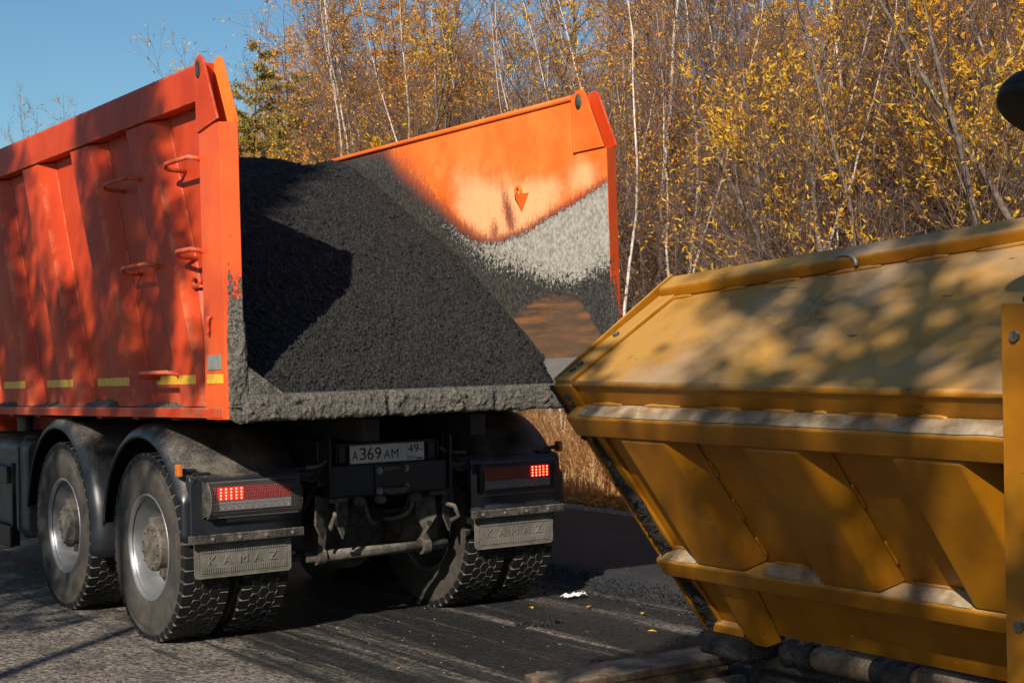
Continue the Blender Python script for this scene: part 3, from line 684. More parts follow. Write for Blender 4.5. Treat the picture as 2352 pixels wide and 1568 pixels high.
    # centre cross beam with hitch plate and number plate
    b = MB(); b.prism([(-.640, .800), (-.640, .972), (-.628, .980), (-.575, .980), (-.575, .792), (-.628, .792)], 'x', -.385, .388)
    cb = b.build('rear_cross_beam', M['black'], root, False, .006)
    h = MB()
    for x, z, r in ((-.325, .885, .028), (.315, .895, .026), (-.19, .885, .009), (.21, .895, .010), (-.25, .93, .006), (.25, .85, .006), (-.27, .83, .006), (.27, .93, .006)): h.cyl((x, -.6412, z), (x, -.6395, z), r, 20)
    h.build('bolt_hole', M['plate_black'], cb, split=True)
    b = MB(); b.box(-.105, .125, -.655, -.6405, .792, .968); pl = b.build('hitch_plate', M['black'], cb, False, .006)
    b = MB()
    for x, z in ((-.08, .935), (.095, .940), (-.08, .818), (.095, .830)): b.cyl((x, -.655, z), (x, -.672, z), .015, 6); b.cyl((x, -.655, z), (x, -.660, z), .021, 14)
    b.build('bolt', M['bolt_steel'], pl, split=True)
    b = MB(); b.tube([(-.055, -.66, .942), (-.02, -.682, .944), (.05, -.682, .947), (.085, -.66, .945)], .014, 10); b.tube([(-.06, -.662, .825), (-.02, -.70, .815), (.05, -.70, .815), (.09, -.662, .828)], .020, 10)
    b.build('hitch_eye', M['mudsteel'], pl, True, split=True)
    b = MB(); b.box(-.345, .345, -.60, -.59, .982, 1.10); b.box(-.345, -.335, -.62, -.60, .985, 1.09); b.box(.335, .345, -.62, -.60, .985, 1.09); b.box(.268, .315, -.63, -.605, 1.0, 1.08); b.box(-.33, -.29, -.63, -.605, .995, 1.085)
    hb2 = b.build('plate_holder', M['black'], cb, False, .003)
    b = MB(); b.box(-.257, .243, -.625, -.619, .980, 1.089); np_ = b.build('number_plate', M['plate_white'], cb, False, .002)
    L = MB()
    def put(txt, size, x, z, w=None, sx=1.):
        vs, fs = text_mesh(txt, size)
        if w:
            mx = max(v[0] for v in vs); mn = min(v[0] for v in vs); sx = w/(mx-mn)
        else: mn = min(v[0] for v in vs)
        L.add([(x+(v[0]-mn)*sx, -.6252-(v[2]+.0015)*.5, z+v[1]) for v in vs], fs)
    put('A', .078, -.243, 1.001, .038); 
    for i, c in enumerate('369'): put(c, .100, -.193+i*.050, 1.001, .041)
    put('A', .078, -.032, 1.001, .040); put('M', .078, .018, 1.001, .046)
    put('4', .066, .130, 1.029, .034); put('9', .066, .171, 1.029, .033); put('.', .09, .214, 1.039); put('RUS', .026, .128, .990, .050)
    for (a, b_, c, d) in ((.1205, .1225, .982, 1.087), (-.2555, .2415, .9815, .9828), (-.2555, .2415, 1.0862, 1.0875), (-.2558, -.2545, .9828, 1.0862), (.2405, .2418, .9828, 1.0862)): L.box(a, b_, -.6264, -.6251, c, d)
    L.build('plate_lettering', M['plate_black'], np_, fix=False)
    for nm, z0, z1, mt in (('flag_stripe', .9995, 1.0065, 'flag_white'), ('flag_stripe', .9925, .9990, 'flag_blue'), ('flag_stripe', .9855, .9920, 'flag_red')):
        MB().box(.186, .226, -.6262, -.6251, z0, z1).build(nm, M[mt], np_)
    # hanging bracket plates and the tow bar
    def bracket(x, ang, w, zt, zb, y=-.58, flip=1):
        c, s_ = math.cos(ang), math.sin(ang); P = [(-.5, zt), (.42, zt+.02), (.5, zb+.10), (-.05, zb), (-.5, zb+.11)] if flip > 0 else [(-.42, zt+.02), (.5, zt), (.5, zb+.11), (.05, zb), (-.5, zb+.10)]
        vs = []; n = len(P)
        for t in (-.007, .007):
            for u, z in P: vs.append((x+u*w*c-t*s_, y+u*w*s_+t*c, z))
        b = MB(); b.add(vs, [tuple(range(n)), tuple(range(2*n-1, n-1, -1))]+[(i, (i+1) % n, n+(i+1) % n, n+i) for i in range(n)])
        o = b.build('hanger_plate', M['mudsteel'], root, False, .003)
        hh = MB()
        for zz in (zt-.09, zt-.15): 
            hx, hy = x+.02*c, y+.02*s_; nx_, ny_ = s_, -c
            hh.cyl((hx+nx_*.0075, hy+ny_*.0075, zz), (hx+nx_*.009, hy+ny_*.009, zz), .017, 16)
        hh.build('bracket_hole', M['plate_black'], o, split=True)
        return o
    bracket(-.425, .55, .14, .795, .545, -.58, -1); bracket(-.283, .35, .10, .76, .545, -.56, -1); bracket(.285, -.35, .13, .745, .535, -.56); bracket(.44, .5, .13, .80, .535, -.56, -1)
    b = MB()
    for s in (-1, 1): b.box(*sorted((s*.27, s*.39)), -.625, -.52, .764, .789)
    b.build('hanger_foot', M['blackdusty'], root, False, .004, split=True)
    b = MB(); b.tube([(-.47, -.45, .446), (.49, -.45, .446)], .031, 18); bar = b.build('tow_bar', M['mudsteel'], root, True, .0)
    for x in (-.375, .335):
        b = MB(); b.tube([(x-.028, -.45, .446), (x+.028, -.45, .446)], .052, 18); b.hexa([(x-.022, -.48, .46), (x+.022, -.48, .46), (x+.022, -.42, .46), (x-.022, -.42, .46), (x-.03, -.54, .80), (x+.03, -.54, .80), (x+.03, -.47, .80), (x-.03, -.47, .80)])
        b.build('tow_bar_arm', M['mudsteel'], bar, False, .004)
    b = MB(); b.tube([(-.62, -.30, .43), (-.3, -.30, .43), (.3, -.30, .44), (.62, -.30, .44)], .022, 10); b.build('torque_rod', M['blackdusty'], root, True)
    for s in (-1, 1):
        b = MB(); b.tube([(s*.40, -.58, .985), (s*.50, -.60, .965), (s*.60, -.59, .975)], .016, 8); b.tube([(s*.42, -.60, .93), (s*.50, -.62, .90), (s*.57, -.60, .92)], .011, 8); b.box(*sorted((s*.395, s*.575)), -.585, -.565, .90, .955)
        b.cyl((s*.47, -.595, .985), (s*.47, -.60, 1.0), .03, 12); b.build('lamp_carrier', M['black'], root, False, .003)
        m = MB(); m.box(*sorted((s*.395, s*.41)), -.66, -.56, .80, 1.30); m.build('hinge_post', M['black'], root)
    for pts in ([(-.36, -.60, 1.06), (-.40, -.63, 1.0), (-.47, -.64, .96), (-.53, -.60, .98)], [(.36, -.60, 1.05), (.43, -.64, .99), (.50, -.63, 1.02), (.56, -.58, 1.0)], [(-.33, -.61, .79), (-.37, -.64, .70), (-.34, -.60, .62), (-.26, -.5, .60)],
                [(.16, -.58, .79), (.20, -.62, .70), (.12, -.60, .62), (.02, -.5, .64)], [(-.12, -.55, .79), (-.16, -.60, .68), (-.08, -.58, .60), (0, -.45, .62)]):
        b = MB(); q_ = [Vector(p) for p in pts]; cur = [tuple(q_[0]*(1-t)**3+q_[1]*3*t*(1-t)**2+q_[2]*3*t*t*(1-t)+q_[3]*t**3) for t in np.linspace(0, 1, 12)]; b.tube(cur, .012, 8); b.build('air_hose', M['blackdusty'], root, True)
    for x, z in ((-.20, .765), (.18, .762), (-.06, .768)):
        b = MB(); b.cyl((x, -.645, z), (x, -.60, z), .028, 14); b.cyl((x, -.665, z-.004), (x, -.645, z), .020, 12); b.box(x-.008, x+.008, -.63, -.61, z+.02, .795); b.build('hose_coupling', M['mudsteel'], root, False, .003)
    for s in (-1, 1):
        b = MB(); b.tube([(s*.36, -.62, .72), (s*.40, -.70, .70), (s*.43, -.70, .64), (s*.40, -.66, .61)], .014, 8); b.build('tow_hook', M['mudsteel'], root, True)
    # -------- tank and side guard ahead of the wheels
    b = MB(); P = []
    for cy, cz, a0 in ((-.68, .95, 0), (-1.08, .95, 90), (-1.08, .42, 180), (-.68, .42, 270)):
        for k in range(7): a = math.radians(a0+k*15); P.append((cy+.075*math.cos(a), cz+.075*math.sin(a)))
    b.prism(P, 'y', 2.45, 3.9); tk = b.build('fuel_tank', M['tank'], root, True, .02)
    b = MB()
    for y in (2.62, 3.2, 3.75): b.tube([(-.62, y, 1.03), (-1.10, y, 1.032), (-1.162, y, .97), (-1.164, y, .40), (-1.11, y, .338), (-.62, y, .338)], .012, 6)
    b.build('tank_strap', M['guard_wire'], tk, split=True)
    b = MB(); b.cyl((-.98, 2.80, 1.02), (-.98, 2.80, 1.05), .07, 24); b.build('tank_cap', M['hub'], tk, False, .005)
    for z0, z1, y0 in ((.715, .835, 2.72), (.265, .415, 2.66)):
        b = MB(); b.box(-1.215, -1.185, y0, 4.2, z0, z1); b.build('side_guard_rail', M['black'], root, False, .006)
    b = MB(); b.box(-1.183, -1.13, 2.70, 2.745, .27, .86); b.box(-1.183, -1.13, 3.9, 3.945, .27, .86); b.box(-1.15, -.5, 2.70, 2.745, .43, .47); b.build('side_guard_post', M['black'], root, False, .004, split=True)
    b = MB(); b.cyl((-.98, 3.02, 1.07), (-.98, 3.02, 1.24), .055, 16); b.cyl((-.98, 3.02, 1.16), (-.98, 3.02, 1.175), .062, 16); b.tube([(-.90, 2.6, 1.25), (-.85, 2.4, 1.12), (-.6, 2.0, 1.1)], .012, 6); b.build('air_filter', M['tank'], root, False, .003, split=True)
    # -------- simple cab and front axle beyond the frame
    b = MB(); b.prism([(4.75, .75), (4.75, 2.75), (5.1, 2.95), (6.2, 2.9), (6.5, 1.9), (6.55, .75)], 'x', -1.2, 1.2); cab = b.build('cab', M['orange'], root, False, .05)
    for s in (-1, 1):
        b = MB(); b.prism([(5.25, 1.85), (5.25, 2.6), (6.0, 2.6), (6.25, 1.85)], 'x', *sorted((s*1.202, s*1.207))); b.build('side_window', M['glass_dark'], cab)
        b = MB(); b.box(*sorted((s*1.204, s*1.225)), 5.2, 5.35, 1.5, 1.53); b.build('door_handle', M['black'], cab)
    b = MB(); b.hexa([(-1.05, 6.5, 1.95), (1.05, 6.5, 1.95), (1.05, 6.503, 1.95), (-1.05, 6.503, 1.95), (-1.05, 6.22, 2.8), (1.05, 6.22, 2.8), (1.05, 6.235, 2.8), (-1.05, 6.235, 2.8)]); b.build('windscreen', M['glass_dark'], cab)
    for s in (-1, 1):
        w = w0.copy(); COL.objects.link(w)
        for src in (ty, tr, hb): c = src.copy(); COL.objects.link(c); c.parent = w
        w.location = (s*1.2, 5.3, HUBZ); w.rotation_euler = (0, 0, math.pi if s > 0 else 0)
    return root
truck = make_truck()
# ---------------- tipping body (rests about 1.35 degrees nose down on its frame)
TILT = math.radians(-1.35); PV = Vector((0, -1.24, 1.4))
BM = Matrix.Translation(PV)@Matrix.Rotation(TILT, 4, 'X')@Matrix.Translation(-PV)
def bodypart(mb, name, mat, smooth=False, bevel=0., label=None, parent=None, fix=True, split=False):
    if split:
        n0 = set(bpy.data.objects); mb.build(name, mat, truck, smooth, bevel, label, fix, True)
        for o in set(bpy.data.objects)-n0: o.matrix_local = BM
        return o
    o = mb.build(name, mat, parent or truck, smooth, bevel, label, fix)
    if parent is None: o.matrix_local = BM
    return o
def wedge(y, x, z):   # body-local shortcut kept for readability
    return (x, y, z)
def crust_strip(name, xs, prof, amp, seed, parent, mat='crust', drip=.02, notch=()):
    """long lumpy strip along x; prof = closed list of (y,z,weight)"""
    V = []; n = len(prof)
    for x in xs:
        for (y, z, w) in prof:
            d = amp*w*(fbm(x*8, z*14+y*9, seed, 5)+.75*fbm(x*30, z*34+y*20, seed+3, 4))
            dz = 0
            if z < 1.32: dz = -drip*w*max(0, fbm(x*7, seed, 1, 4)+.15)
            nk = 0
            for (nx_, nw) in notch:
                if abs(x-nx_) < nw: nk = .02*w
            V.append((x, y-abs(d)*.9-d*.4+nk, z+dz+.4*d))
    m = len(xs); F = [(i*n+j, i*n+(j+1) % n, (i+1)*n+(j+1) % n, (i+1)*n+j) for i in range(m-1) for j in range(n)]
    b = MB(); b.add(V, F+[tuple(range(n)), tuple((m-1)*n+j for j in range(n-1, -1, -1))])
    return bodypart(b, name, M[mat], True)
def make_body():
    # walls
    walls = {}
    for s in (-1, 1):
        b = MB(); b.box(*sorted((s*1.1925, s*1.197)), -.95, 4.15, 1.33, 2.96)
        w = bodypart(b, 'side_wall', M['orange']); walls[s] = w
        for k in range(-1 if 0 else 0, 5):
            y0 = .96*k
            if y0 > 4: continue
            def pr(z):
                t = (z-1.5)/1.45; f = -.56+.669*t; r_ = -.826+.607*t; e = -.972+.600*t; g = -.515+.66*t
                return y0+f, y0+r_, y0+e, y0+g
            f1, r1, e1, g1 = pr(1.362); f2, r2, e2, g2 = pr(2.962)
            if y0+.2 > 4.1: continue
            xo, xi = s*1.272, s*1.1965
            b = MB(); b.hexa([(xi, e1, 1.362), (xo, r1, 1.362), (xo, f1, 1.362), (xi, g1, 1.362), (xi, e2, 2.962), (xo, r2, 2.962), (xo, f2, 2.962), (xi, g2, 2.962)])
            b.build('rib', M['orange'], w, False, .010)
            # reflective tape on rib and wall
            def tp(ya, yb, x, z0=1.486, z1=1.534):
                q = MB(); q.box(*sorted((s*x, s*(x+.0015))), yb, ya, z0, z1); q.build('reflective_tape', M['tape'], w)
            f, r_, e, g = pr(1.51)
            tp(f-.015, r_+.012, 1.2725); 
            tp(e-.02+.96-.075-.35, e-.02+.0+.0-.0+.05 if 0 else e+.96-.96-.0, 1.2125) if 0 else None
            tp(y0+.96-.56+.02-.05, y0-.972+1.0+.0+.05 if 0 else y0+.96-.972+.02-.0 if 0 else y0+.0+.02, 1.2125) if 0 else None
            tp(y0+.37, y0-.0, 1.2125) if 0 else None
        # wall segments of the tape sit between the ribs
        for k in range(-1, 5):
            y1 = .96*(k+1)-.972; y0 = .96*k-.50
            if k == -1: continue
        for (a, b_) in ((-.085, -.52), (.875, .44), (1.835, 1.40), (2.795, 2.36), (3.755, 3.32)):
            q = MB(); q.box(*sorted((s*1.1975, s*1.199)), b_, a, 1.486, 1.534); q.build('reflective_tape', M['tape'], w)
        # rope hooks, pad eye
        for y, z in ((-.606, 1.81), (.397, 1.81), (1.368, 1.81), (2.35, 1.81), (3.3, 1.81)):
            q = MB(); q.tube([(s*1.196, y+.01, z+.02), (s*1.245, y, z+.03), (s*1.255, y-.005, z), (s*1.245, y, z-.03), (s*1.262, y-.01, z-.05)], .009, 8); q.build('rope_hook', M['orange'], w, True)
        q = MB(); q.tube([(s*(1.235), -.77+.045*math.cos(a), 2.03+.026*math.sin(a)) for a in np.linspace(0, 2*math.pi, 17)], .014, 8); q.box(*sorted((s*1.197, s*1.24)), -.82, -.72, 1.995, 2.012); q.build('pad_eye', M['orange'], w, True)
        q = MB(); q.hexa([(s*1.1972, -1.03, 1.362), (s*1.262, -.99, 1.362), (s*1.262, -.97, 1.362), (s*1.1972, -.93, 1.362), (s*1.1972, -.86, 1.98), (s*1.245, -.81, 1.98), (s*1.245, -.79, 1.98), (s*1.1972, -.74, 1.98)]); q.build('stiffener_fin', M['orange'], w, False, .006)
        # steps
        for (ya, yb, z, wide) in ((-.546, -.965, 2.672, 0), (.388, -.10, 2.665, 0), (-.667, -.965, 2.190, 0), (.129, -.336, 2.157, 0), (-.098, -.592, 1.552, 1)):
            q = MB(); x0, x1 = s*1.196, s*1.335
            q.tube([(x0, yb+.01, z-.045), (s*1.30, yb+.005, z-.008), (x1, yb+.03, z), (x1, (ya+yb)/2, z), (x1, ya-.09, z), (s*1.315, ya-.03, z-.012), (s*1.30, ya-.02, z-.02), (x0, ya-.03, z-.03)], .0125, 10)
            q.build('ladder_rung', M['orange'], w, True)
        # rails
        b = MB(); x = [s*1.285, s*1.285, s*1.270, s*1.205, s*1.1915, s*1.1915]
        b.prism(list(zip(x, [2.965, 3.150, 3.170, 3.176, 3.165, 2.965])), 'y', -.950, 4.15); bodypart(b, 'top_rail', M['orange'], False, .008)
        b = MB(); b.box(*sorted((s*1.288, s*1.17)), -1.17, 4.15, 1.306, 1.360); bodypart(b, 'bottom_rail', M['orange'], False, .005)
        # dirt heaps lying on the bottom rail between the ribs
        for k, y in enumerate(list(np.arange(-.25, 4, .96))+list(np.arange(-1.02, 3.2, .96))):
            q = MB(); n1, n2 = 26, 7; V = []
            for i in range(n1):
                for j in range(n2):
                    u = i/(n1-1)*2-1; v = j/(n2-1); h = max(0, (1-u*u))*(1-v)**1.2*(.045 if k % 3 == 1 else .028)*(1+.5*fbm(u*4, v*3, k)); V.append((s*(1.198+.083*v), y+u*(.24+.06*fbm(v*3, k, 2)), 1.3605+h))
            q.add(V, [(i*n2+j, i*n2+j+1, (i+1)*n2+j+1, (i+1)*n2+j) for i in range(n1-1) for j in range(n2-1)]); bodypart(q, 'dirt_pile', M['crust'], True)
        # corner post
        b = MB(); b.prism([(s*1.283, -.955), (s*1.283, -1.214), (s*1.194, -1.2435), (s*1.1915, -1.2435), (s*1.1915, -.957), (s*1.2125, -.955)], 'z', 1.300, 2.820)
        po = bodypart(b, 'corner_post', M['post'], False, .006)
        # raised hinge plates on top of the post
        P1 = [(-.952, 2.795), (-.952, 3.178), (-.985, 3.192), (-1.02, 3.196), (-1.048, 3.186), (-1.066, 3.160), (-1.222, 2.835)]
        b = MB(); b.prism(P1, 'x', *sorted((s*1.296, s*1.283))); hp = b.build('hinge_plate', M['orange'], po, False, .003)
        P2 = [(-.952, 2.821), (-.952, 3.178), (-.985, 3.195), (-1.02, 3.198), (-1.05, 3.186), (-1.070, 3.155), (-1.232, 2.821)]
        b = MB(); b.prism(P2, 'x', *sorted((s*1.1885, s*1.176))); b.build('hinge_plate', M['orange_in'], po, False, .003)
        b = MB(); b.box(*sorted((s*1.282, s*1.192)), -.965, -.9525, 2.83, 3.17); b.build('hinge_web', M['orange'], po)
        for xx in ((1.2965, 1.300), (1.172, 1.1755)):
            b = MB(); a_, b2 = s*xx[0], s*xx[1]; b.lathe([(a_, .001), (a_, .030), (b2, .030), (b2, .018), ((a_+b2)/2, .016), ((a_+b2)/2, .001)], 24, (0, -1.0, 3.125)); b.v = [(v[0], v[1], 3.125+(v[2]-3.125)*1.6) for v in b.v]
            b.build('pin_eye', M['blackdusty'], po, True)
        if s > 0:
            b = MB(); b.box(1.172, 1.1895, -.951, -.925, 2.82, 3.175); b.build('weld_strip', M['orange_in'], po, False, .003)
        b = MB(); b.tube([(s*1.184, -.926, 3.160), (s*1.184, 4.1, 3.160)], .017, 10); bodypart(b, 'rim_tube', M['orange_in'], True)
        # chamfer panel in the bottom corner
        b = MB(); b.prism([(s*1.192, 1.575), (s*.975, 1.424), (s*.975, 1.40), (s*1.192, 1.40)], 'y', -1.215, 4.1); bodypart(b, 'corner_chamfer', M['bare'])
        # inner lining with its wear map
        Y = np.linspace(-1.2425, 4.12, 220); Z = np.linspace(1.42, 3.17, 90)
        V = np.array([(s*1.190, max(y, -1.2425 if z < 2.815 else -1.222+(z-2.82)*.46), z) for y in Y for z in Z]); nz = len(Z)
        Q = np.array([(i*nz+j, i*nz+j+1, (i+1)*nz+j+1, (i+1)*nz+j) for i in range(len(Y)-1) for j in range(nz-1)])
        if s > 0: Q = Q[:, ::-1]
        o = npmesh('inner_lining', V, Q, M['inner'], truck, True); o.matrix_local = BM
        ca = o.data.color_attributes.new('wear', 'FLOAT_COLOR', 'POINT')
        ys, zs = V[:, 1], V[:, 2]
        ss = lambda a, b, x: (lambda t: t*t*(3-2*t))(np.clip((x-a)/(b-a), 0, 1))
        bo = np.interp(ys, [-1.22, -.93, -.656, -.4, -.07, .10, .25, .40, .6, .97, 1.2, 1.42, 4], [2.58, 2.50, 2.44, 2.37, 2.335, 2.34, 2.38, 2.44, 2.55, 2.75, 2.89, 3.08, 3.3])
        below = ss(.12+.24*np.clip(ys, 0, 1), -.07-.12*np.clip(ys, 0, 1), zs-bo)                                  # 1 under the orange
        glo = np.interp(ys, [-1.22, -1.1, -.9, -.6, -.3, 0, .4, .7, 1.0, 4], [2.04, 2.02, 1.96, 1.99, 2.06, 2.10, 2.30, 2.52, 2.76, 3.3])
        grey = ss(.07, -.03, zs-bo)*(ss(-.10, .24, zs-glo)*np.interp(ys, [-1.2, -.8, -.3, .1, .5, .9, 1.4], [.98, .92, .76, .66, .62, .52, .1]))
        grey = np.maximum(grey, .62*np.exp(-((ys+1.17)/.05)**2)*ss(2.0, 2.1, zs)*ss(2.62, 2.5, zs))
        black = below*1.0
        bz = np.interp(ys, [-1.22, -1.15, -1.05, -.95, -.8, -.6, -.45, -.2, 0], [1.60, 1.68, 1.80, 1.90, 1.945, 1.955, 1.93, 1.85, 1.7]); brown = ss(.05, -.06, zs-bz)*ss(1.5, 1.54, zs+.03)
        smear = np.maximum(np.exp(-((ys+.20-(zs-2.5)*.35)/.06)**2-((zs-2.52)/.20)**2)*.50, np.exp(-((ys+.02)/.07)**2-((zs-2.40)/.10)**2)*.42)
        pale = .8*np.exp(-((ys+.45)/.6)**2-((zs-(bo+.12))/.17)**2)+.95*np.exp(-((ys-.12)/.55)**2-((zs-bo-.26)/.26)**2)+.5*np.exp(-((ys+1.05)/.2)**2-((zs-2.68)/.14)**2)
        red = 0
        if s < 0: grey = below*.3
        C = np.stack([grey, np.maximum(black, smear), brown, np.clip(pale, 0, 1)], 1).astype(np.float32)
        ca.data.foreach_set('color', C.ravel())
    b = MB(); b.box(-.975, .975, -1.215, 4.1, 1.345, 1.424); bodypart(b, 'body_floor', M['bare'])
    b = MB()
    for y in np.arange(-.9, 4, .6): b.box(-1.165, 1.165, y, y+.10, 1.285, 1.343)
    b.box(-1.165, 1.165, -1.2, -1.12, 1.300, 1.343); bodypart(b, 'floor_bearer', M['orange'], split=True)
    b = MB(); b.prism([(4.1, 1.34), (4.1, 3.15), (4.16, 3.35), (4.22, 3.35), (4.2, 1.34)], 'x', -1.29, 1.29); b.box(-1.2, 1.2, 4.2, 4.9, 3.30, 3.34); bodypart(b, 'front_wall', M['orange'], False, .005)
    # padlock lug + rating plate, left only
    b = MB(); b.box(-1.2875, -1.2832, -1.165, -1.000, 1.556, 1.632); w = walls[-1]; b.build('rating_plate', M['sign_metal'], w, False, .001)
    b = MB(); b.box(-1.2855, -1.2832, -1.185, -.985, 1.486, 1.534); b.build('reflective_tape', M['tape'], w)
    b = MB(); b.box(1.2832, 1.2855, -1.185, -.985, 1.486, 1.534); b.build('reflective_tape', M['tape'], walls[1])
    b = MB(); b.tube([(-1.283, -1.065, 1.83), (-1.30, -1.06, 1.825), (-1.305, -1.05, 1.79), (-1.295, -1.045, 1.76), (-1.305, -1.045, 1.74)], .010, 8); b.build('rope_hook', M['orange'], w, True)
    # hook seat welded inside the right wall
    b = MB(); b.add([(1.1895, -.27, 2.605), (1.1895, -.43, 2.635), (1.1895, -.345, 2.515), (1.105, -.385, 2.625)], [(0, 1, 2), (0, 3, 1), (1, 3, 2), (2, 3, 0)])
    b.tube([(1.178, -.325+.026*math.cos(a), 2.652+.028*math.sin(a)) for a in np.linspace(-.3, 3.6, 12)], .011, 8)
    b.build('welded_hook', M['orange_in'], walls[1], False, .002)
    # sill with its crust
    b = MB(); b.box(-1.175, 1.175, -1.243, -1.216, 1.31, 1.4235); bodypart(b, 'rear_sill', M['bare'])
    prof = [(-1.246, 1.424, .0), (-1.262, 1.421, .25), (-1.272, 1.40, .8), (-1.276, 1.38, 1), (-1.277, 1.36, 1), (-1.277, 1.34, 1), (-1.276, 1.32, 1), (-1.272, 1.30, 1), (-1.26, 1.288, .9), (-1.235, 1.284, .6), (-1.21, 1.295, .2), (-1.2455, 1.305, 0)]
    pf = []
    for (a, b_) in zip(prof, prof[1:]+prof[:1]):
        for t in (0, .34, .67): pf.append(tuple(a[i]+(b_[i]-a[i])*t for i in range(3)))
    prof = pf
    crust_strip('sill_crust', np.linspace(-1.20, 1.262, 420), prof, .020, 3, None, notch=((-.37, .018), (.33, .02)))
    b = MB()
    for x in (-.34, .37, -.41): b.box(x-.045, x+.04, -1.300, -1.27, 1.305, 1.362)
    # crust piles against the left post and corner
    def patch(name, poly, y, amp, seed, nx=46, nz=46):
        x0, x1 = min(p[0] for p in poly), max(p[0] for p in poly); z0, z1 = min(p[1] for p in poly), max(p[1] for p in poly)
        def ins(x, z):
            c = False; j = len(poly)-1
            for i in range(len(poly)):
                (xi, zi), (xj, zj) = poly[i], poly[j]
                if (zi > z) != (zj > z) and x < (xj-xi)*(z-zi)/(zj-zi)+xi: c = not c
                j = i
            return c
        def edge(x, z):
            d = 9
            for i in range(len(poly)):
                a = Vector(poly[i]); b_ = Vector(poly[(i+1) % len(poly)]); p = Vector((x, z)); t = max(0, min(1, (p-a).dot(b_-a)/(b_-a).length_squared)); d = min(d, (a+(b_-a)*t-p).length)
            return d
        V = []; ok = []
        for i in range(nx):
            for j in range(nz):
                x = x0+(x1-x0)*i/(nx-1); z = z0+(z1-z0)*j/(nz-1); e = edge(x, z) if ins(x, z) else 0
                V.append((x, y-min(1, e/.02)*(amp*(.5+fbm(x*12, z*12, seed, 5)*.6+.3*fbm(x*45, z*45, seed, 3)))+.004, z)); ok.append(ins(x, z))
        F = []
        for i in range(nx-1):
            for j in range(nz-1):
                q = (i*nz+j, i*nz+j+1, (i+1)*nz+j+1, (i+1)*nz+j)
                if sum(ok[k] for k in q) >= 3: F.append(q)
        b = MB(); b.add(V, F); o = bodypart(b, name, M['crust'], True)
    patch('corner_crust', [(-1.285, 1.32), (-1.262, 1.29), (-1.22, 1.27), (-1.175, 1.285), (-1.172, 1.60), (-1.176, 1.75), (-1.196, 1.86), (-1.215, 1.80), (-1.225, 1.66), (-1.262, 1.56), (-1.286, 1.50)], -1.245, .024, 5, 40, 120)
    b = MB(); b.prism([(-1.178, 1.575), (-1.178, 1.42), (-.965, 1.42)], 'y', -1.235, -1.222); bodypart(b, 'corner_gusset', M['post'])
    patch('corner_crust', [(-1.18, 1.572), (-1.18, 1.41), (-.97, 1.41)], -1.238, .012, 8, 46, 40)
    b = MB(); b.prism([(1.178, 1.575), (1.178, 1.42), (.965, 1.42)], 'y', -1.235, -1.222) if 0 else None
    patch('corner_crust', [(1.172, 1.285), (1.262, 1.29), (1.275, 1.40), (1.262, 1.72), (1.25, 1.85), (1.225, 1.70), (1.20, 1.82), (1.176, 1.7)], -1.238, .018, 12, 40, 110)
make_body()
# ---------------- the load
def heap_h(x, y):
    yt = -1.205+.56*(lambda t: t*t*(3-2*t))(min(1, max(0, (x-.72)/.42)))
    s = y-yt
    if s < 0: return 1.42-.02+s*.02
    hr = np.interp(s, [0, .10, .55, 1.08, 1.60, 2.02, 2.3, 2.75, 6], [0, .12+.04*max(0, x), .50, .88, 1.16, 1.40, 1.55, 1.72, 1.75])
    hc = np.interp(s, [0, .10, .60, 1.14, 1.66, 2.17, 2.6, 3.0, 3.4, 6], [0, .10, .44, .80, 1.11, 1.37, 1.56, 1.70, 1.75, 1.75])
    wr_ = (lambda t: t*t*(3-2*t))(min(1, max(0, (x-.2)/.95))); h = 1.425+hr*wr_+hc*(1-wr_)
    crest = 3.075+.05*math.tanh((x-.2)*2)-.09*math.exp(-((x-.62-.5*(y-1.5))/.16)**2)-.2*max(0, y-2.8)+.03*max(0, y-1.6)
    crest += .03*fbm(x*2, y*2, 4, 2)
    k = .06; d = h-crest
    h = crest if d > k*2 else (h if d < -k*2 else (h+crest)/2-abs(d)/2-(k*2-abs(d))**2/(8*k))
    return h
def load():
    V = []; X = np.linspace(-1.185, 1.185, 330); Y = np.concatenate([np.linspace(-1.215, 1.6, 420), np.linspace(1.61, 4.08, 140)])
    for y in Y:
        for x in X:
            h = heap_h(x, y)+.014*fbm(x*7, y*7, 1, 3)+.012*fbm(x*30, y*30, 5, 4)
            V.append((x, y, max(h, 1.4245 if y > -1.2 else 1.4)))
    n = len(X); Q = np.array([(j*n+i, j*n+i+1, (j+1)*n+i+1, (j+1)*n+i) for j in range(len(Y)-1) for i in range(n-1)])
    o = npmesh('asphalt_load', np.array(V), Q, M['mix'], None, True); o.matrix_world = BM
    tag(o, 'steep heap of black hot asphalt mix filling the open lorry body', 'asphalt')
    N_ = 85000; x = rng.uniform(-1.17, 1.17, N_); y = -1.2+3.3*rng.random(N_)**1.3
    z = np.array([heap_h(a, b)+.014*fbm(a*7, b*7, 1, 3)+.012*fbm(a*30, b*30, 5, 4) for a, b in zip(x, y)])
    r = rng.uniform(.004, .0095, N_)*np.where(y < -.6, 1.25, 1)
    P = np.stack([x, y, z+r*.2], 1)[z > 1.435]; r = r[z > 1.435]
    K_ = 1500; xk = rng.uniform(-1.1, 1.15, K_); yk = -1.2+2.8*rng.random(K_)**1.8; zk = np.array([heap_h(a, b) for a, b in zip(xk, yk)]); ok_ = zk > 1.45
    P = np.concatenate([P, np.stack([xk, yk, zk+.006], 1)[ok_]]); r = np.concatenate([r, rng.uniform(.010, .020, K_)[ok_]])
    g = blobs(P, r, M['mix'], 'stone_chips', .22, 1., 21); g.parent = o; tag(g, None, None, None, 'stuff')
load()
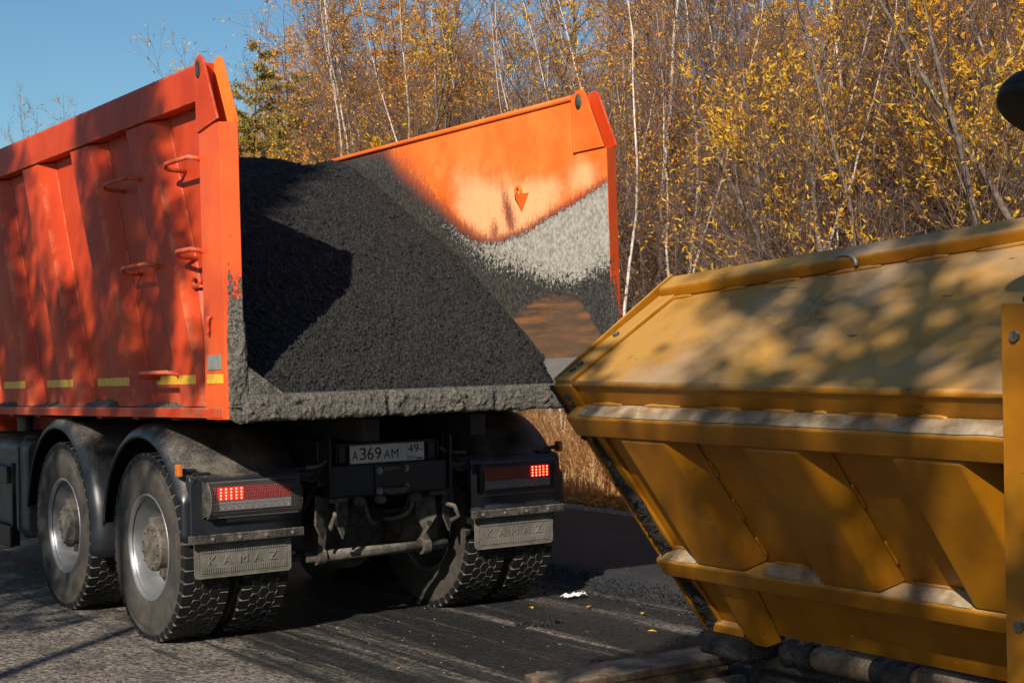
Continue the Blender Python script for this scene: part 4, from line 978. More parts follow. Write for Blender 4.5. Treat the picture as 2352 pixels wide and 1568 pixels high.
# ================================================================== PAVER WITH ITS HOPPER
def make_paver():
    root = thing('asphalt_paver', 'mustard yellow paving machine with ribbed receiving hopper, dusty top and tarred edges', 'paver', (0, -5, 0))
    dl = Vector((.732, 0, -.974)).normalized(); nl = Vector((dl.z, 0, -dl.x))
    du = Vector((.583, 0, .36)).normalized(); nu = Vector((-du.z, 0, du.x))
    FO = Vector((-1.216, 0, 1.52)); Y0, Y1 = -4.0, -6.35
    def PL(s, o, y): p = FO+dl*s+nl*o; return (p.x, y, p.z)
    def PU(s, o, y): p = FO+du*s+nu*o; return (p.x, y, p.z)
    for sd_ in (-1, 1):
        left = sd_ == -1
        def fl(mb):
            if not left: mb.v = [(-x, y, z) for x, y, z in mb.v]
            return mb
        def bar(P, s0, s1, o0, o1, ya, yb, ch=0., sl=0., slo=None):
            """bar lying on a panel: s across, o out of the panel, from ya to yb; sl skews s with y"""
            k = lambda s, y: s+sl*(Y0-y)
            m = MB(); m.hexa([P(k(s0, ya), o0, ya), P(k(s1, ya), o0, ya), P(k(s1, yb), o0, yb), P(k(s0, yb), o0, yb), P(k(s0, ya)+ch, o1, ya), P(k(s1, ya)-ch, o1, ya), P(k(s1, yb)-ch, o1, yb), P(k(s0, yb)+ch, o1, yb)]); return m
        wl = fl(bar(PL, -.0, 1.20, -.012, 0, Y0, Y1)).build('hopper_side', M['yellow'], root, False, .003)
        # folded upper panel, rising towards the rear
        m = MB(); m.hexa([PU(.001, -.012, Y0), PU(.60, -.012, Y0), PU(.60+.165*(Y0-Y1), -.012, Y1), PU(.001, -.012, Y1), PU(.001, 0, Y0), PU(.60, 0, Y0), PU(.60+.165*(Y0-Y1), 0, Y1), PU(.001, 0, Y1)])
        wu = fl(m).build('hopper_flap', M['yellow'], root, False, .003)
        fl(bar(PU, .575, .685, .0005, .050, Y0, Y1, .004, .165)).build('rim', M['yellow'], wu, False, .012)
        # rounded nose along the fold
        m = MB(); m.tube([tuple(FO+Vector((.008, Y0, -.004))), tuple(FO+Vector((.008, Y1, -.004)))], .013, 12); fl(m).build('fold_edge', M['yellow'], wu, True)
        fl(bar(PL, .095, .195, .0005, .076, Y0-.03, Y1, .004)).build('upper_rail', M['yellow'], wl, False, .010)
        fl(bar(PL, .795, .885, .0005, .078, Y0-.02, Y1, .004)).build('lower_rail', M['yellow'], wl, False, .010)
        for (ya, yb) in ((-4.262, -4.52), (-4.895, -5.155), (-5.535, -5.795), (-6.16, -6.34)):
            m = MB(); s0, s1 = .196, .794
            m.hexa([PL(s0, .0005, ya), PL(s1, .0005, ya), PL(s1, .0005, yb-.075), PL(s0, .0005, yb-.075), PL(s0, .072, ya-.006), PL(s1, .072, ya-.006), PL(s1, .072, yb), PL(s0, .072, yb)])
            fl(m).build('rib', M['yellow'], wl, False, .012)
        m = MB(); m.hexa([PL(.886, .0005, -4.255), PL(1.235, .0005, -4.225), PL(1.235, .0005, -4.38), PL(.886, .0005, -4.44), PL(.886, .045, -4.26), PL(1.235, .045, -4.232), PL(1.235, .045, -4.325), PL(.886, .045, -4.39)])
        fl(m).build('rib', M['yellow'], wl, False, .010)
        m = MB(); m.hexa([PL(1.17, .0005, -4.03), PL(1.20, .0005, -4.03), PL(1.20, .0005, -4.22), PL(1.17, .0005, -4.22), PL(1.17, .03, -4.03), PL(1.20, .045, -4.03), PL(1.20, .045, -4.22), PL(1.17, .03, -4.22)]); fl(m).build('foot_strip', M['yellow'], wl, False, .004)
        def dust(s0, o1, ya, yb, seed):
            V = []; n1 = max(8, int((ya-yb)*60)); n2 = 6
            for i in range(n1):
                t = i/(n1-1); y = ya+(yb-ya)*t; e = min(1, 8*min(t, 1-t))
                for j in range(n2):
                    u = j/(n2-1); o = .004+(o1-.004-.010*abs(fbm(y*6, seed, 2)))*u; V.append(PL(s0-.0008-.0028*e*math.sin(math.pi*min(1, .15+u*.85))**.5*(1+.5*fbm(y*30, u*4, seed)), o, y))
            m = MB(); m.add(V, [(i*n2+j, i*n2+j+1, (i+1)*n2+j+1, (i+1)*n2+j) for i in range(n1-1) for j in range(n2-1)]); fl(m).build('dust_layer', M['dust'], wl, True)
        dust(.095, .070, -4.10, -6.3, 1)
        for k_, (ya, yb) in enumerate(((-4.09, -4.25), (-4.61, -4.885), (-5.245, -5.525), (-5.885, -6.15))): dust(.795, .072, ya, yb, 5+k_)
        # weld beads, broken, along both rails
        for nm, P, s, o, sl_, pairs in (('weld_bead', PL, .092, .004, 0, [(-4.12, -4.30), (-4.42, -4.62), (-4.74, -4.92), (-5.02, -5.16), (-5.24, -5.30), (-5.38, -5.58), (-5.66, -5.76)]),
                                     ('weld_bead', PU, .572, .003, .165, [(-4.06, -4.16), (-4.30, -4.42), (-4.52, -4.66), (-4.78, -5.00), (-5.1, -5.26), (-5.36, -5.6), (-5.7, -5.9)]),
                                     ('weld_bead', PL, .793, .005, 0, [(-4.05, -4.2), (-4.62, -4.80), (-5.25, -5.45), (-5.9, -6.05)])):
            for a, b_ in pairs:
                m = MB(); pts = []
                for t in np.linspace(0, 1, 9):
                    y = a+(b_-a)*t; pts.append(P(s+sl_*(Y0-y)+.003*fbm(y*20, s, 2), o, y))
                m.tube(pts, [.004+.004*min(1, 4*min(t, 1-t)) for t in np.linspace(0, 1, 9)], 8); fl(m).build(nm, M['yellow'], wu if P is PU else wl, True)
        for (ya, s0, s1) in ((-4.598, .33, .40), (-4.598, .50, .60), (-5.232, .38, .48), (-5.232, .62, .72), (-4.598, .68, .77)):
            m = MB(); m.tube([PL(s, .003, ya+.002*fbm(s*30, ya, 1)) for s in np.linspace(s0, s1, 7)], .006, 8); fl(m).build('weld_bead', M['yellow'], wl, True)
        # front border plates with bolts, standing a little proud
        a = fl(bar(PU, .0, .665, .0006, .016, Y0+.012, Y0-.075)).build('border_strip', M['yellow'], wu, False, .004)
        b = fl(bar(PL, .0, 1.20, .0006, .016, Y0+.012, Y0-.085)).build('border_strip', M['yellow'], wl, False, .004)
        m = MB(); m.hexa([PU(-.0, -.02, Y0+.0125), PU(.69, -.02, Y0+.0125), PU(.69, -.02, Y0+.024), PU(-.0, -.02, Y0+.024), PU(.0, .020, Y0+.0125), PU(.69, .052, Y0+.0125), PU(.69, .052, Y0+.024), PU(.0, .020, Y0+.024)])
        fl(m).build('edge_plate', M['yellow'], wu, False, .003)
        m = MB(); m.hexa([PL(.0, -.02, Y0+.0125), PL(1.21, -.02, Y0+.0125), PL(1.21, -.02, Y0+.026), PL(.0, -.02, Y0+.026), PL(.0, .022, Y0+.0125), PL(1.21, .030, Y0+.0125), PL(1.21, .030, Y0+.026), PL(.0, .022, Y0+.026)])
        fl(m).build('edge_plate', M['yellow'], wl, False, .003)
        for P, ss, w in ((PU, (.06, .10, .30), wu), (PL, (.05, .09, .20, .42), wl)):
            for s in ss:
                m = MB(); m.cyl(P(s, .016, Y0-.03), P(s, .028, Y0-.03), .013, 6); fl(m).build('bolt', M['blackdusty'], w)
        # tar clinging to the lower front edge
        if left:
            V = []; n1, n2 = 260, 16
            for i in range(n1):
                s = .23+.97*i/(n1-1)
                for j in range(n2):
                    t = j/(n2-1); wdt = (.050+.030*fbm(s*6, 1, 1, 3))*(.35+.65*min(1, (s-.22)*3.2)); y = Y0-.018-wdt*t
                    o = .018+max(0, (math.sin(math.pi*t)**.6))*(.022+.020*fbm(s*26, t*3, 3, 4)+.014*fbm(s*70, t*9, 5, 3))*(.4+.6*min(1, (s-.22)*4))
                    V.append(PL(s, o if 0 < t < 1 else .0155, y))
            m = MB(); m.add(V, [(i*n2+j, i*n2+j+1, (i+1)*n2+j+1, (i+1)*n2+j) for i in range(n1-1) for j in range(n2-1)]); m.build('tar_crust', M['tar'], wl, True)
            m = MB(); V = []
            for i in range(160):
                s = -.03+.26*i/159
                for j in range(8):
                    a_ = math.pi*j/7; p = FO+dl*(s+.02)+nl*(.022+.010*math.sin(a_)*(1+fbm(s*40, j, 2, 3))); V.append((p.x, Y0+.010+.020*j/7, p.z))
            m.add(V, [(i*8+j, i*8+j+1, (i+1)*8+j+1, (i+1)*8+j) for i in range(159) for j in range(7)]); m.build('tar_crust', M['tar'], wl, True)
        # hinge tube under the side
        for k, (ya, yb, mt, r) in enumerate(((-4.34, -4.50, 'tar', .050), (-4.50, -4.80, 'beige', .046), (-4.80, -4.98, 'tar', .050), (-4.98, -5.30, 'beige', .046), (-5.30, -5.5, 'tar', .05), (-5.5, -5.9, 'beige', .046), (-5.9, -6.3, 'tar', .048))):
            m = MB(); n_ = 14; ys = np.linspace(ya, yb-.0 if mt == 'tar' else yb, n_); m.tube([(-.425+(.006*fbm(y*9, 1, 1) if mt == 'tar' else 0), y, .487) for y in ys], [r+(.012*fbm(y*14, 2, 2) if mt == 'tar' else (-.006 if i in (0, n_-1) else 0)) for i, y in enumerate(ys)], 20)
            fl(m).build('hinge_tube', M[mt], root, True)
        m = MB(); m.box(-.56, -.34, -4.26, -3.985, .445, .535); fl(m).build('hinge_block', M['tar'], root, False, .02)
    # ring on the rim of the flap
    m = MB(); c = Vector(PU(.70, .04, -4.86)); c.z += .0; m.tube([(c.x+.02, c.y+.055*math.cos(a), c.z+.035*math.sin(a)) for a in np.linspace(-.2, math.pi+.2, 14)], .008, 8); m.build('lifting_ring', M['bolt_steel'], root, True)
    # hopper floor, conveyor tunnel, rear wall
    m = MB(); m.box(-.42, .42, -6.4, -4.05, .40, .46); m.build('hopper_floor', M['tar'], root, False, .01)
    m = MB(); m.prism([(-.45, .47), (.45, .47), (1.1, 1.45), (.5, 1.75), (-.5, 1.75), (-1.1, 1.45)], 'y', -6.42, -6.37); m.build('hopper_back', M['yellow'], root, False, .005)
    # push beam with rollers in front
    m = MB(); m.box(-1.06, 1.06, -3.750, -3.510, .318, .350); m.box(-1.04, 1.04, -3.742, -3.52, .225, .317); pb = m.build('push_beam', M['beige'], root, False, .004)
    m = MB(); m.box(-1.02, 1.02, -3.775, -3.743, .232, .268); m.build('beam_lip', M['beige'], pb, False, .004)
    for x in (-.5, .5):
        m = MB(); m.tube([(x-.44, -3.86, .235), (x-.42, -3.86, .235), (x+.42, -3.86, .235), (x+.44, -3.86, .235)], [.05, .062, .062, .05], 24); m.build('push_roller', M['beige'], pb, True)
    m = MB(); m.box(-.22, .22, -4.4, -3.77, .20, .33); m.build('push_beam_arm', M['tar'], root, False, .02)
    # tarred machinery beneath
    V = MB()
    V.box(-.36, .36, -6.3, -4.05, .22, .395); V.build('conveyor_housing', M['tar'], root, False, .03)
    m = MB(); m.box(-.53, -.34, -5.02, -4.80, .30, .352); lg = m.build('bearing_lug', M['beige'], root, False, .010)
    for dx, dy in ((-.05, .06), (-.05, -.05), (.05, .06), (.05, -.05)):
        m = MB(); m.cyl((-.435+dx, -4.91+dy, .352), (-.435+dx, -4.91+dy, .372), .016, 6); m.build('bolt', M['beige'], lg)
    # tractor body beyond the picture edge
    m = MB(); m.box(-1.312, -1.300, -7.9, -6.068, .42, 1.756); m.box(-1.299, -1.26, -6.11, -6.069, .45, 1.752)
    sp_ = m.build('side_panel', M['yellow'], root, False, .004)
    for z in (1.67, .93): m = MB(); m.cyl((-1.312, -6.115, z), (-1.324, -6.115, z), .014, 12); m.build('bolt', M['blackdusty'], sp_, False)
    m = MB(); m.box(-1.255, -1.21, -6.16, -6.09, 1.7525, 1.775); m.build('rubber_pad', M['tar'], sp_, False, .006)
    m = MB(); m.box(-1.25, 1.25, -9.6, -6.45, .55, 1.74); m.build('machine_body', M['yellow'], root, False, .03)
    m = MB(); m.box(1.300, 1.312, -7.9, -6.068, .42, 1.756); m.build('side_panel', M['yellow'], root, False, .004)
    for s in (-1, 1):
        P = []
        for k in range(9): a = math.pi/2+math.pi*k/8; P.append((-8.9+.33*math.cos(a), .36+.33*math.sin(a)))
        for k in range(9): a = -math.pi/2+math.pi*k/8; P.append((-6.9+.33*math.cos(a), .36+.33*math.sin(a)))
        m = MB(); m.prism(P, 'x', *sorted((s*.95, s*1.24))); m.build('track', M['black'], root, False, .02)
    # round black mirror head on its arm
    m = MB(); C0 = Vector((-1.314, -6.216, 2.247)); n_ = 40; V = []
    ax_ = (-CU*.80-CR*.42-CF*.25).normalized(); u_ = ax_.cross(Vector((0, 1, 0))).normalized(); w_ = ax_.cross(u_)
    GR = 1.03
    pr = [(-.078, .001), (-.076, .028), (-.068, .058), (-.052, .083), (-.030, .102), (-.006, .112), (.010, .114), (.0105, .110), (.014, .1135), (.028, .110), (.034, .100), (.033, .001)]
    for k in range(n_):
        a = 2*math.pi*k/n_
        for x, r in pr: V.append(C0+(ax_*x+(u_*math.cos(a)*r+w_*math.sin(a)*r))*GR)
    m.add(V, [(k*12+i, k*12+i+1, ((k+1) % n_)*12+i+1, ((k+1) % n_)*12+i) for k in range(n_) for i in range(11)])
    mh = m.build('mirror_head', M['tread'], root, True)
    m = MB(); m.tube([tuple(C0+ax_*.03), (-1.33, -6.45, 2.16), (-1.22, -6.8, 1.95), (-1.20, -6.9, 1.70)], .014, 10); m.build('mirror_arm', M['black'], mh, True)
    return root
make_paver()
# ================================================================== TREES
class Tubes:
    def __init__(s): s.V = []; s.Q = []; s.o = 0
    def add(s, pts, rad, k=3):
        P = np.asarray(pts, float); n = len(P); r = np.asarray(rad, float)
        T = np.gradient(P, axis=0); T /= np.linalg.norm(T, axis=1, keepdims=True)+1e-9
        a = np.array([0, 0, 1.]) if abs(T[0, 2]) < .8 else np.array([1., 0, 0])
        U = np.cross(T, a); U /= np.linalg.norm(U, axis=1, keepdims=True)+1e-9; W = np.cross(T, U)
        t = np.arange(k)*2*np.pi/k
        R = P[:, None]+(U[:, None]*np.cos(t)[None, :, None]+W[:, None]*np.sin(t)[None, :, None])*r[:, None, None]
        s.V.append(R.reshape(-1, 3)); i = np.arange(n-1)[:, None]*k; j = np.arange(k)[None]
        s.Q.append((np.stack([i+j, i+(j+1) % k, i+k+(j+1) % k, i+k+j], -1).reshape(-1, 4))+s.o); s.o += n*k
    def build(s, name, mat, parent): return npmesh(name, np.concatenate(s.V), np.concatenate(s.Q), mat, parent, True)
def path(r, p, d, L, n, wander=.15, up=0., droop=0.):
    pts = [np.array(p, float)]; d = np.array(d, float); d /= np.linalg.norm(d)
    for i in range(n):
        d = d+r.normal(0, wander, 3)+np.array([0, 0, up-droop*i/n]); d /= np.linalg.norm(d)
        pts.append(pts[-1]+d*L/n)
    return np.array(pts)
def side_dir(r, d, ang):
    d = d/np.linalg.norm(d); a = r.normal(size=3); s = np.cross(d, a); s /= np.linalg.norm(s)
    return d*math.cos(ang)+s*math.sin(ang)
def at(P, t):
    x = t*(len(P)-1); i = min(int(x), len(P)-2); return P[i]+(P[i+1]-P[i])*(x-i), P[i+1]-P[i]
def make_birch(seed, H, dens=1., leaves='orange_leaves', nleaf=900, trunk_mat='birch', lean=.05):
    r = np.random.default_rng(seed); tr, cr = Tubes(), Tubes()
    root = thing('birch_tree', '', 'tree')
    T = path(r, (0, 0, -.1), (r.normal(0, lean), r.normal(0, lean), 1), H, 14, .07, .05); R = (.0034 if dens < .5 else .0044)*H*np.linspace(1, .08, 15)
    tr.add(T, R, 7); tips = []
    nb = int(46*dens)
    for i in range(nb):
        t = .16+.82*(i/nb)**.9; p, d = at(T, t); L = H*(.24*(1-t)+.06)*r.uniform(.6, 1.2)
        B = path(r, p, side_dir(r, d, r.uniform(.5, .95)), L, 6, .12, .10); cr.add(B, np.linspace(.0026*L+.0035, .0018, 7), 4)
        for j in range(int(4+L*6)):
            p2, d2 = at(B, r.uniform(.15, 1)); l2 = L*r.uniform(.22, .5)
            C = path(r, p2, side_dir(r, d2, r.uniform(.4, .9)), l2, 4, .14, .06); cr.add(C, np.linspace(.0024, .0011, 5), 3); tips.append(C)
            for k in range(int(2+l2*9)):
                p3, d3 = at(C, r.uniform(.1, 1)); D = path(r, p3, side_dir(r, d3, r.uniform(.4, .9)), l2*r.uniform(.25, .55)+.04, 3, .16, .03); cr.add(D, np.linspace(.0015, .0008, 4), 3); tips.append(D)
    a = tr.build('trunk', M[trunk_mat], root); b = cr.build('crown', M['twig'], root)
    if nleaf:
        w = np.array([max(.003, (fbm(*(c[-1]*.8+seed), 2)+.30))**1.5*min(1, max(.05, (c[-1][2]-1.6)/2.5)) for c in tips]); w /= w.sum(); idx = r.choice(len(tips), nleaf, p=w); tt = r.uniform(.2, 1, nleaf); P = np.array([at(tips[i], t)[0] for i, t in zip(idx, tt)]); D = r.normal(size=(nleaf, 3)); D[:, 2] -= .7
        V, Q = leafset(P, D, r.uniform(.022, .062, nleaf), r.uniform(.015, .034, nleaf), r); npmesh('foliage', V, Q, M[leaves], b)
    return root
def make_willow(seed, H, stems=4, leaves='yellow_leaves', nleaf=2600, clump=True, twigs=1., long_=1., wide=1.):
    r = np.random.default_rng(seed); root = thing('willow_tree', '', 'tree'); tr, cr = Tubes(), Tubes(); tips = []
    for s in range(stems):
        az = 2*math.pi*s/stems+r.uniform(-.5, .5); ln = r.uniform(.12, .42)
        h = H*r.uniform(.7, 1); T = path(r, (.12*math.cos(az), .12*math.sin(az), -.1), (math.cos(az)*ln, math.sin(az)*ln, 1), h, 12, .07, .02); tr.add(T, .0078*h*np.linspace(1, .12, 13), 7)
        nb = int(17*twigs)
        for i in range(nb):
            t = .14+.85*i/nb; p, d = at(T, t); L = h*(.26*(1-t)+.10)*r.uniform(.6, 1.3)
            B = path(r, p, side_dir(r, d, r.uniform(.4, .9)), L, 6, .15, .10); cr.add(B, np.linspace(.004+.004*L, .002, 7), 4)
            for j in range(int(3+L*5)):
                p2, d2 = at(B, r.uniform(.15, 1)); l2 = L*r.uniform(.25, .55)
                C = path(r, p2, side_dir(r, d2, r.uniform(.35, .8)), l2, 4, .13, .08); cr.add(C, np.linspace(.0027, .0012, 5), 3); tips.append(C)
                for k in range(int(2+l2*6)):
                    p3, d3 = at(C, r.uniform(.1, 1)); D = path(r, p3, side_dir(r, d3, r.uniform(.35, .8)), l2*r.uniform(.25, .6)+.05, 3, .14, .05); cr.add(D, np.linspace(.0016, .0008, 4), 3); tips.append(D)
    tr.build('trunk', M['bark'], root); b = cr.build('crown', M['twig'], root)
    if nleaf:
        w = np.array([max(.004, (fbm(*(c[-1]*1.1+seed), 2)+.22))**2*min(1, max(.12, (c[-1][2]-.8)/2.2)) for c in tips]) if clump else np.ones(len(tips)); w /= w.sum()
        idx = r.choice(len(tips), nleaf, p=w); tt = r.uniform(.35, 1, nleaf); P = np.array([at(tips[i], t)[0] for i, t in zip(idx, tt)]); dd = np.array([at(tips[i], t)[1] for i, t in zip(idx, tt)]); dd /= np.linalg.norm(dd, axis=1, keepdims=True)+1e-9
        D = dd*.9+r.normal(0, .55, (nleaf, 3)); V, Q = leafset(P, D, r.uniform(.035, .095, nleaf)*long_, r.uniform(.013, .021, nleaf)*wide, r, .2); npmesh('foliage', V, Q, M[leaves], b)
    return root
def make_larch(seed, H, needles='larch_needles', n_tuft=26000, wide=.27):
    r = np.random.default_rng(seed); root = thing('larch_tree', '', 'tree'); tr, cr = Tubes(), Tubes()
    T = path(r, (0, 0, -.1), (r.normal(0, .03), r.normal(0, .03), 1), H, 12, .02, .03); tr.add(T, .0095*H*np.linspace(1, .05, 13), 7); seg = []
    z = .10
    while z < .985:
        for q in range(r.integers(2, 5)):
            p, d = at(T, z); L = H*(wide*(1-z)**.8+.02)*r.uniform(.6, 1.1); az = r.uniform(0, 6.28)
            B = path(r, p, (math.cos(az), math.sin(az), r.uniform(-.15, .35)), L, 6, .07, .05); cr.add(B, np.linspace(.003+.0035*L, .002, 7), 4); seg.append((B, L))
            for j in range(int(4+L*8)):
                p2, d2 = at(B, r.uniform(.15, 1)); l2 = L*r.uniform(.15, .4)+.05; C = path(r, p2, side_dir(r, d2, r.uniform(.6, 1.1))*np.array([1, 1, .5]), l2, 3, .1, .05); cr.add(C, np.linspace(.003, .0015, 4), 3); seg.append((C, l2))
        z += r.uniform(.018, .035)
    w = np.array([s[1] for s in seg]); w /= w.sum(); idx = r.choice(len(seg), n_tuft, p=w); tt = r.uniform(0.05, 1, n_tuft)
    P = np.array([at(seg[i][0], t)[0] for i, t in zip(idx, tt)])+r.normal(0, .012, (n_tuft, 3)); D = r.normal(size=(n_tuft, 3)); D[:, 2] += .5
    V, Q = leafset(P, D, r.uniform(.05, .10, n_tuft), r.uniform(.014, .030, n_tuft), r, .05)
    tr.build('trunk', M['larchbark'], root); b = cr.build('crown', M['twig'], root); npmesh('foliage', V, Q, M[needles], b)
    return root
def make_shrub(seed, H, leaves='orange_leaves', nleaf=500, stems=16):
    r = np.random.default_rng(seed); root = thing('bare_shrub', '', 'shrub'); cr = Tubes(); tips = []
    for s in range(stems):
        az = r.uniform(0, 6.28); ln = r.uniform(.15, .8); T = path(r, (r.normal(0, .15), r.normal(0, .15), -.05), (math.cos(az)*ln, math.sin(az)*ln, 1), H*r.uniform(.6, 1), 7, .10); cr.add(T, np.linspace(.0085, .002, 8), 4)
        for j in range(13):
            p2, d2 = at(T, r.uniform(.15, 1)); B = path(r, p2, side_dir(r, d2, r.uniform(.4, 1)), H*r.uniform(.15, .4), 4, .15, .05); cr.add(B, np.linspace(.0032, .0012, 5), 3); tips.append(B)
            for k in range(5):
                p3, d3 = at(B, r.uniform(.1, 1)); C = path(r, p3, side_dir(r, d3, r.uniform(.4, 1)), H*r.uniform(.06, .18), 3, .15); cr.add(C, np.linspace(.0017, .0008, 4), 3); tips.append(C)
    b = cr.build('crown', M['twig'], root)
    if nleaf:
        idx = r.integers(0, len(tips), nleaf); P = np.array([at(tips[i], t)[0] for i, t in zip(idx, r.uniform(.3, 1, nleaf))]); V, Q = leafset(P, r.normal(size=(nleaf, 3)), r.uniform(.03, .06, nleaf), r.uniform(.014, .024, nleaf), r); npmesh('foliage', V, Q, M[leaves], b)
    return root
def copy_tree(o, parent=None):
    c = o.copy(); COL.objects.link(c); c.parent = parent
    for ch in o.children: copy_tree(ch, c)
    return c
used = set()
def place(proto, x, y, rz, sc, label, group, lean=0., z=None):
    o = proto if proto.name not in used else copy_tree(proto); used.add(proto.name)
    z = (.02 if x > 5 else 0) if z is None else z
    o.location = (x, y, z); o.rotation_euler = (lean, 0, rz); o.scale = (sc, sc, sc); o['label'] = label; o['group'] = group
    return o
def forest():
    birch = [make_birch(100+i, h, 1., 'orange_leaves', nl) for i, (h, nl) in enumerate(((7.5, 1500), (8.2, 2600), (6.6, 700), (7.8, 2000)))]
    dark = [make_birch(140+i, h, 1.05, 'orange_leaves', nl, 'bark', .12) for i, (h, nl) in enumerate(((7.2, 2200), (6.8, 3000)))]
    will = [make_willow(200, 6.2, 4, 'yellow_leaves', 5200), make_willow(201, 7.0, 5, 'orange_leaves', 4000), make_willow(202, 5.4, 4, 'lime_leaves', 1600), make_willow(203, 6.8, 3, 'orange_leaves', 2600)]
    larch = [make_larch(300, 10.5), make_larch(301, 9.2), make_larch(302, 11.5)]
    olive = make_larch(310, 7.0, 'olive_needles', 52000, .25)
    shr = [make_shrub(400, 2.6, 'orange_leaves', 300), make_shrub(401, 3.2, 'yellow_leaves', 260), make_shrub(402, 2.0, 'orange_leaves', 700)]
    pole = [make_birch(160+i, h, .42, 'orange_leaves', nl) for i, (h, nl) in enumerate(((7.6, 500), (8.4, 900), (6.9, 300)))]
    r = np.random.default_rng(5); pts = []
    def ok(x, y, H, wr, lim=True):
        u, v, w = project(x, y, H*.96)
        if w < 8: return False
        wd = wr*3684/w
        if u+wd < -150 or u-wd > 2550: return False
        # the skyline falls towards the left of the picture
        if wr < 1.25 and 380 < u < 740: return False
        top = np.interp(u, [-200, 540, 600, 680, 760, 2400], [330, 330, 200, 40, -400, -3000])
        if u-wd*.6 < 545: top = max(top, np.interp(u-wd*.6, [0, 300, 540], [420, 330, 250]))
        return v > top
    def scatter(n, x0, x1, protos, Hs, wr, dmin, label, group, smin=.8, smax=1.15, y0=-6, y1=60, bias=1.):
        c = 0; tries = 0
        while c < n and tries < n*60:
            tries += 1; x = x0+(x1-x0)*r.random()**bias; y = r.uniform(y0, y1); i = r.integers(len(protos)); sc = r.uniform(smin, smax)
            if not ok(x, y, Hs[i]*sc, wr): continue
            if any((x-a)**2+(y-b)**2 < dmin**2 for a, b in pts): continue
            pts.append((x, y)); place(protos[i], x, y, r.uniform(0, 6.28), sc, label, group); c += 1
        return c
    # ---- single trees that can be picked out
    place(make_willow(210, 6.4, 4, 'yellow_leaves', 9000, True, 1.1), 6.4, 1.6, .4, 1.0, 'bushy willow thick with bright yellow leaves just right of the orange tailboard post', 'named trees'); pts.append((6.4, 1.6))
    place(make_willow(211, 7.5, 3, 'lime_leaves', 1500, True, 1.), 6.3, -1.7, 1.9, 1.1, 'large grey branched tree with lime yellow leaves leaning in at the right edge', 'named trees', -.15); pts.append((6.3, -1.7))
    place(make_willow(212, 7.0, 4, 'yellow_leaves', 2600, True, 1.), 6.2, 8.6, .9, 1.0, 'multi stemmed tree with scattered yellow leaves rising behind the black load', 'named trees', .1); pts.append((6.2, 8.6)); pts.append((5.35, 4.8))
    place(olive, 6.0, 14.2, .3, .93, 'taller olive green larch standing out against the sky beside the left hinge plates', 'named trees'); pts.append((6.0, 14.2))
    place(olive, 6.5, 13.0, 2.3, .84, 'lower olive green larch just right of the taller one beside the sky', 'named trees'); pts.append((6.5, 13.0))
    place(make_willow(216, 5.2, 2, 'yellow_leaves', 500, True, .8), 5.35, 4.8, 2.2, 1., 'small forked grey tree rooted in the dry grass between lorry and hopper', 'named trees', .1); pts.append((5.6, 3.4))
    place(make_willow(213, 7.6, 2, 'yellow_leaves', 2200, False, .9, 1.2, 1.3), 6.0, 17.9, .2, 1.0, 'thin pale yellow tree top showing above the left body rail', 'named trees')
    place(make_birch(150, 6.9, .45, 'orange_leaves', 160, 'bark'), 6.0, 19.7, .2, 1.0, 'nearly bare tree top showing above the rail, second from the left', 'named trees')
    place(make_birch(151, 6.8, .7, 'orange_leaves', 300, 'bark'), 6.0, 21.9, 1.2, 1.0, 'leftmost little tree top poking above the orange rail', 'named trees')
    G = 'trees crowded in the woodland behind the lorry and hopper'
    scatter(12, 5.6, 7.0, pole, [7.6, 8.4, 6.9], .5, .35, 'slim white birch pole at the very front of the wood', 'white birch poles at the front of the wood', .75, 1.05, -4, 18)
    scatter(60, 6.6, 13, pole, [7.6, 8.4, 6.9], .5, .35, 'slim white birch pole with few side twigs standing in the roadside wood', 'slim birch poles in the roadside wood', .75, 1.1, -5, 24)
    gold = make_willow(205, 6.4, 4, 'yellow_leaves', 5200, True, 1., .85, 1.)
    scatter(13, 5.7, 8.5, [gold], [6.4], 1.2, .9, 'willow thickly hung with golden yellow leaves in the front row of the wood', 'golden willows in the front row', .8, 1.1, -3, 7.5)
    scatter(40, 5.7, 11, birch, [7.5, 8.2, 6.6, 7.8], .9, .55, 'slender white barked birch with bare twigs crowded in the roadside wood', 'white birches in the roadside wood', .8, 1.1, -4, 26)
    scatter(26, 5.7, 9, will, [6.2, 7., 5.4, 6.8], 1.3, .8, 'many stemmed grey willow with thin yellow leaves at the front of the wood', 'grey willows at the front of the wood', .8, 1.1, -4, 22)
    scatter(22, 5.8, 11, dark, [7.2, 6.8], 1., .6, 'thin dark barked tree with bare twigs among the birches', 'dark barked trees among the birches', .8, 1.1, -4, 24)
    scatter(40, 10, 18, birch+dark, [7.5, 8.2, 6.6, 7.8, 7.2, 6.8], .9, .6, 'distant thin tree with pale trunk in the middle of the wood', 'thin trees deeper in the wood', .9, 1.25, -6, 40)
    scatter(95, 8.0, 24, larch, [10.5, 9.2, 11.5], 1.6, 1.1, 'golden orange larch filling the background of the wood', 'golden larches in the background', .75, 1.1, -8, 60)
    scatter(46, 5.5, 11, shr, [2.6, 3.2, 2.], .8, .5, 'low tangle of bare brown twigs under the trees', 'bare shrubs under the trees', .8, 1.3, -4, 22)
    for (x, y, sc, lb) in ((7.6, 14.6, .74, 'golden larch nearest the two olive larches by the open sky'), (8.6, 13.2, .80, 'second golden larch right of the two olive larches'), (9.5, 17.5, .86, 'golden larch farthest back behind the olive larches')):
        place(larch[1], x, y, sc*7, sc, lb, 'golden larches in the background')
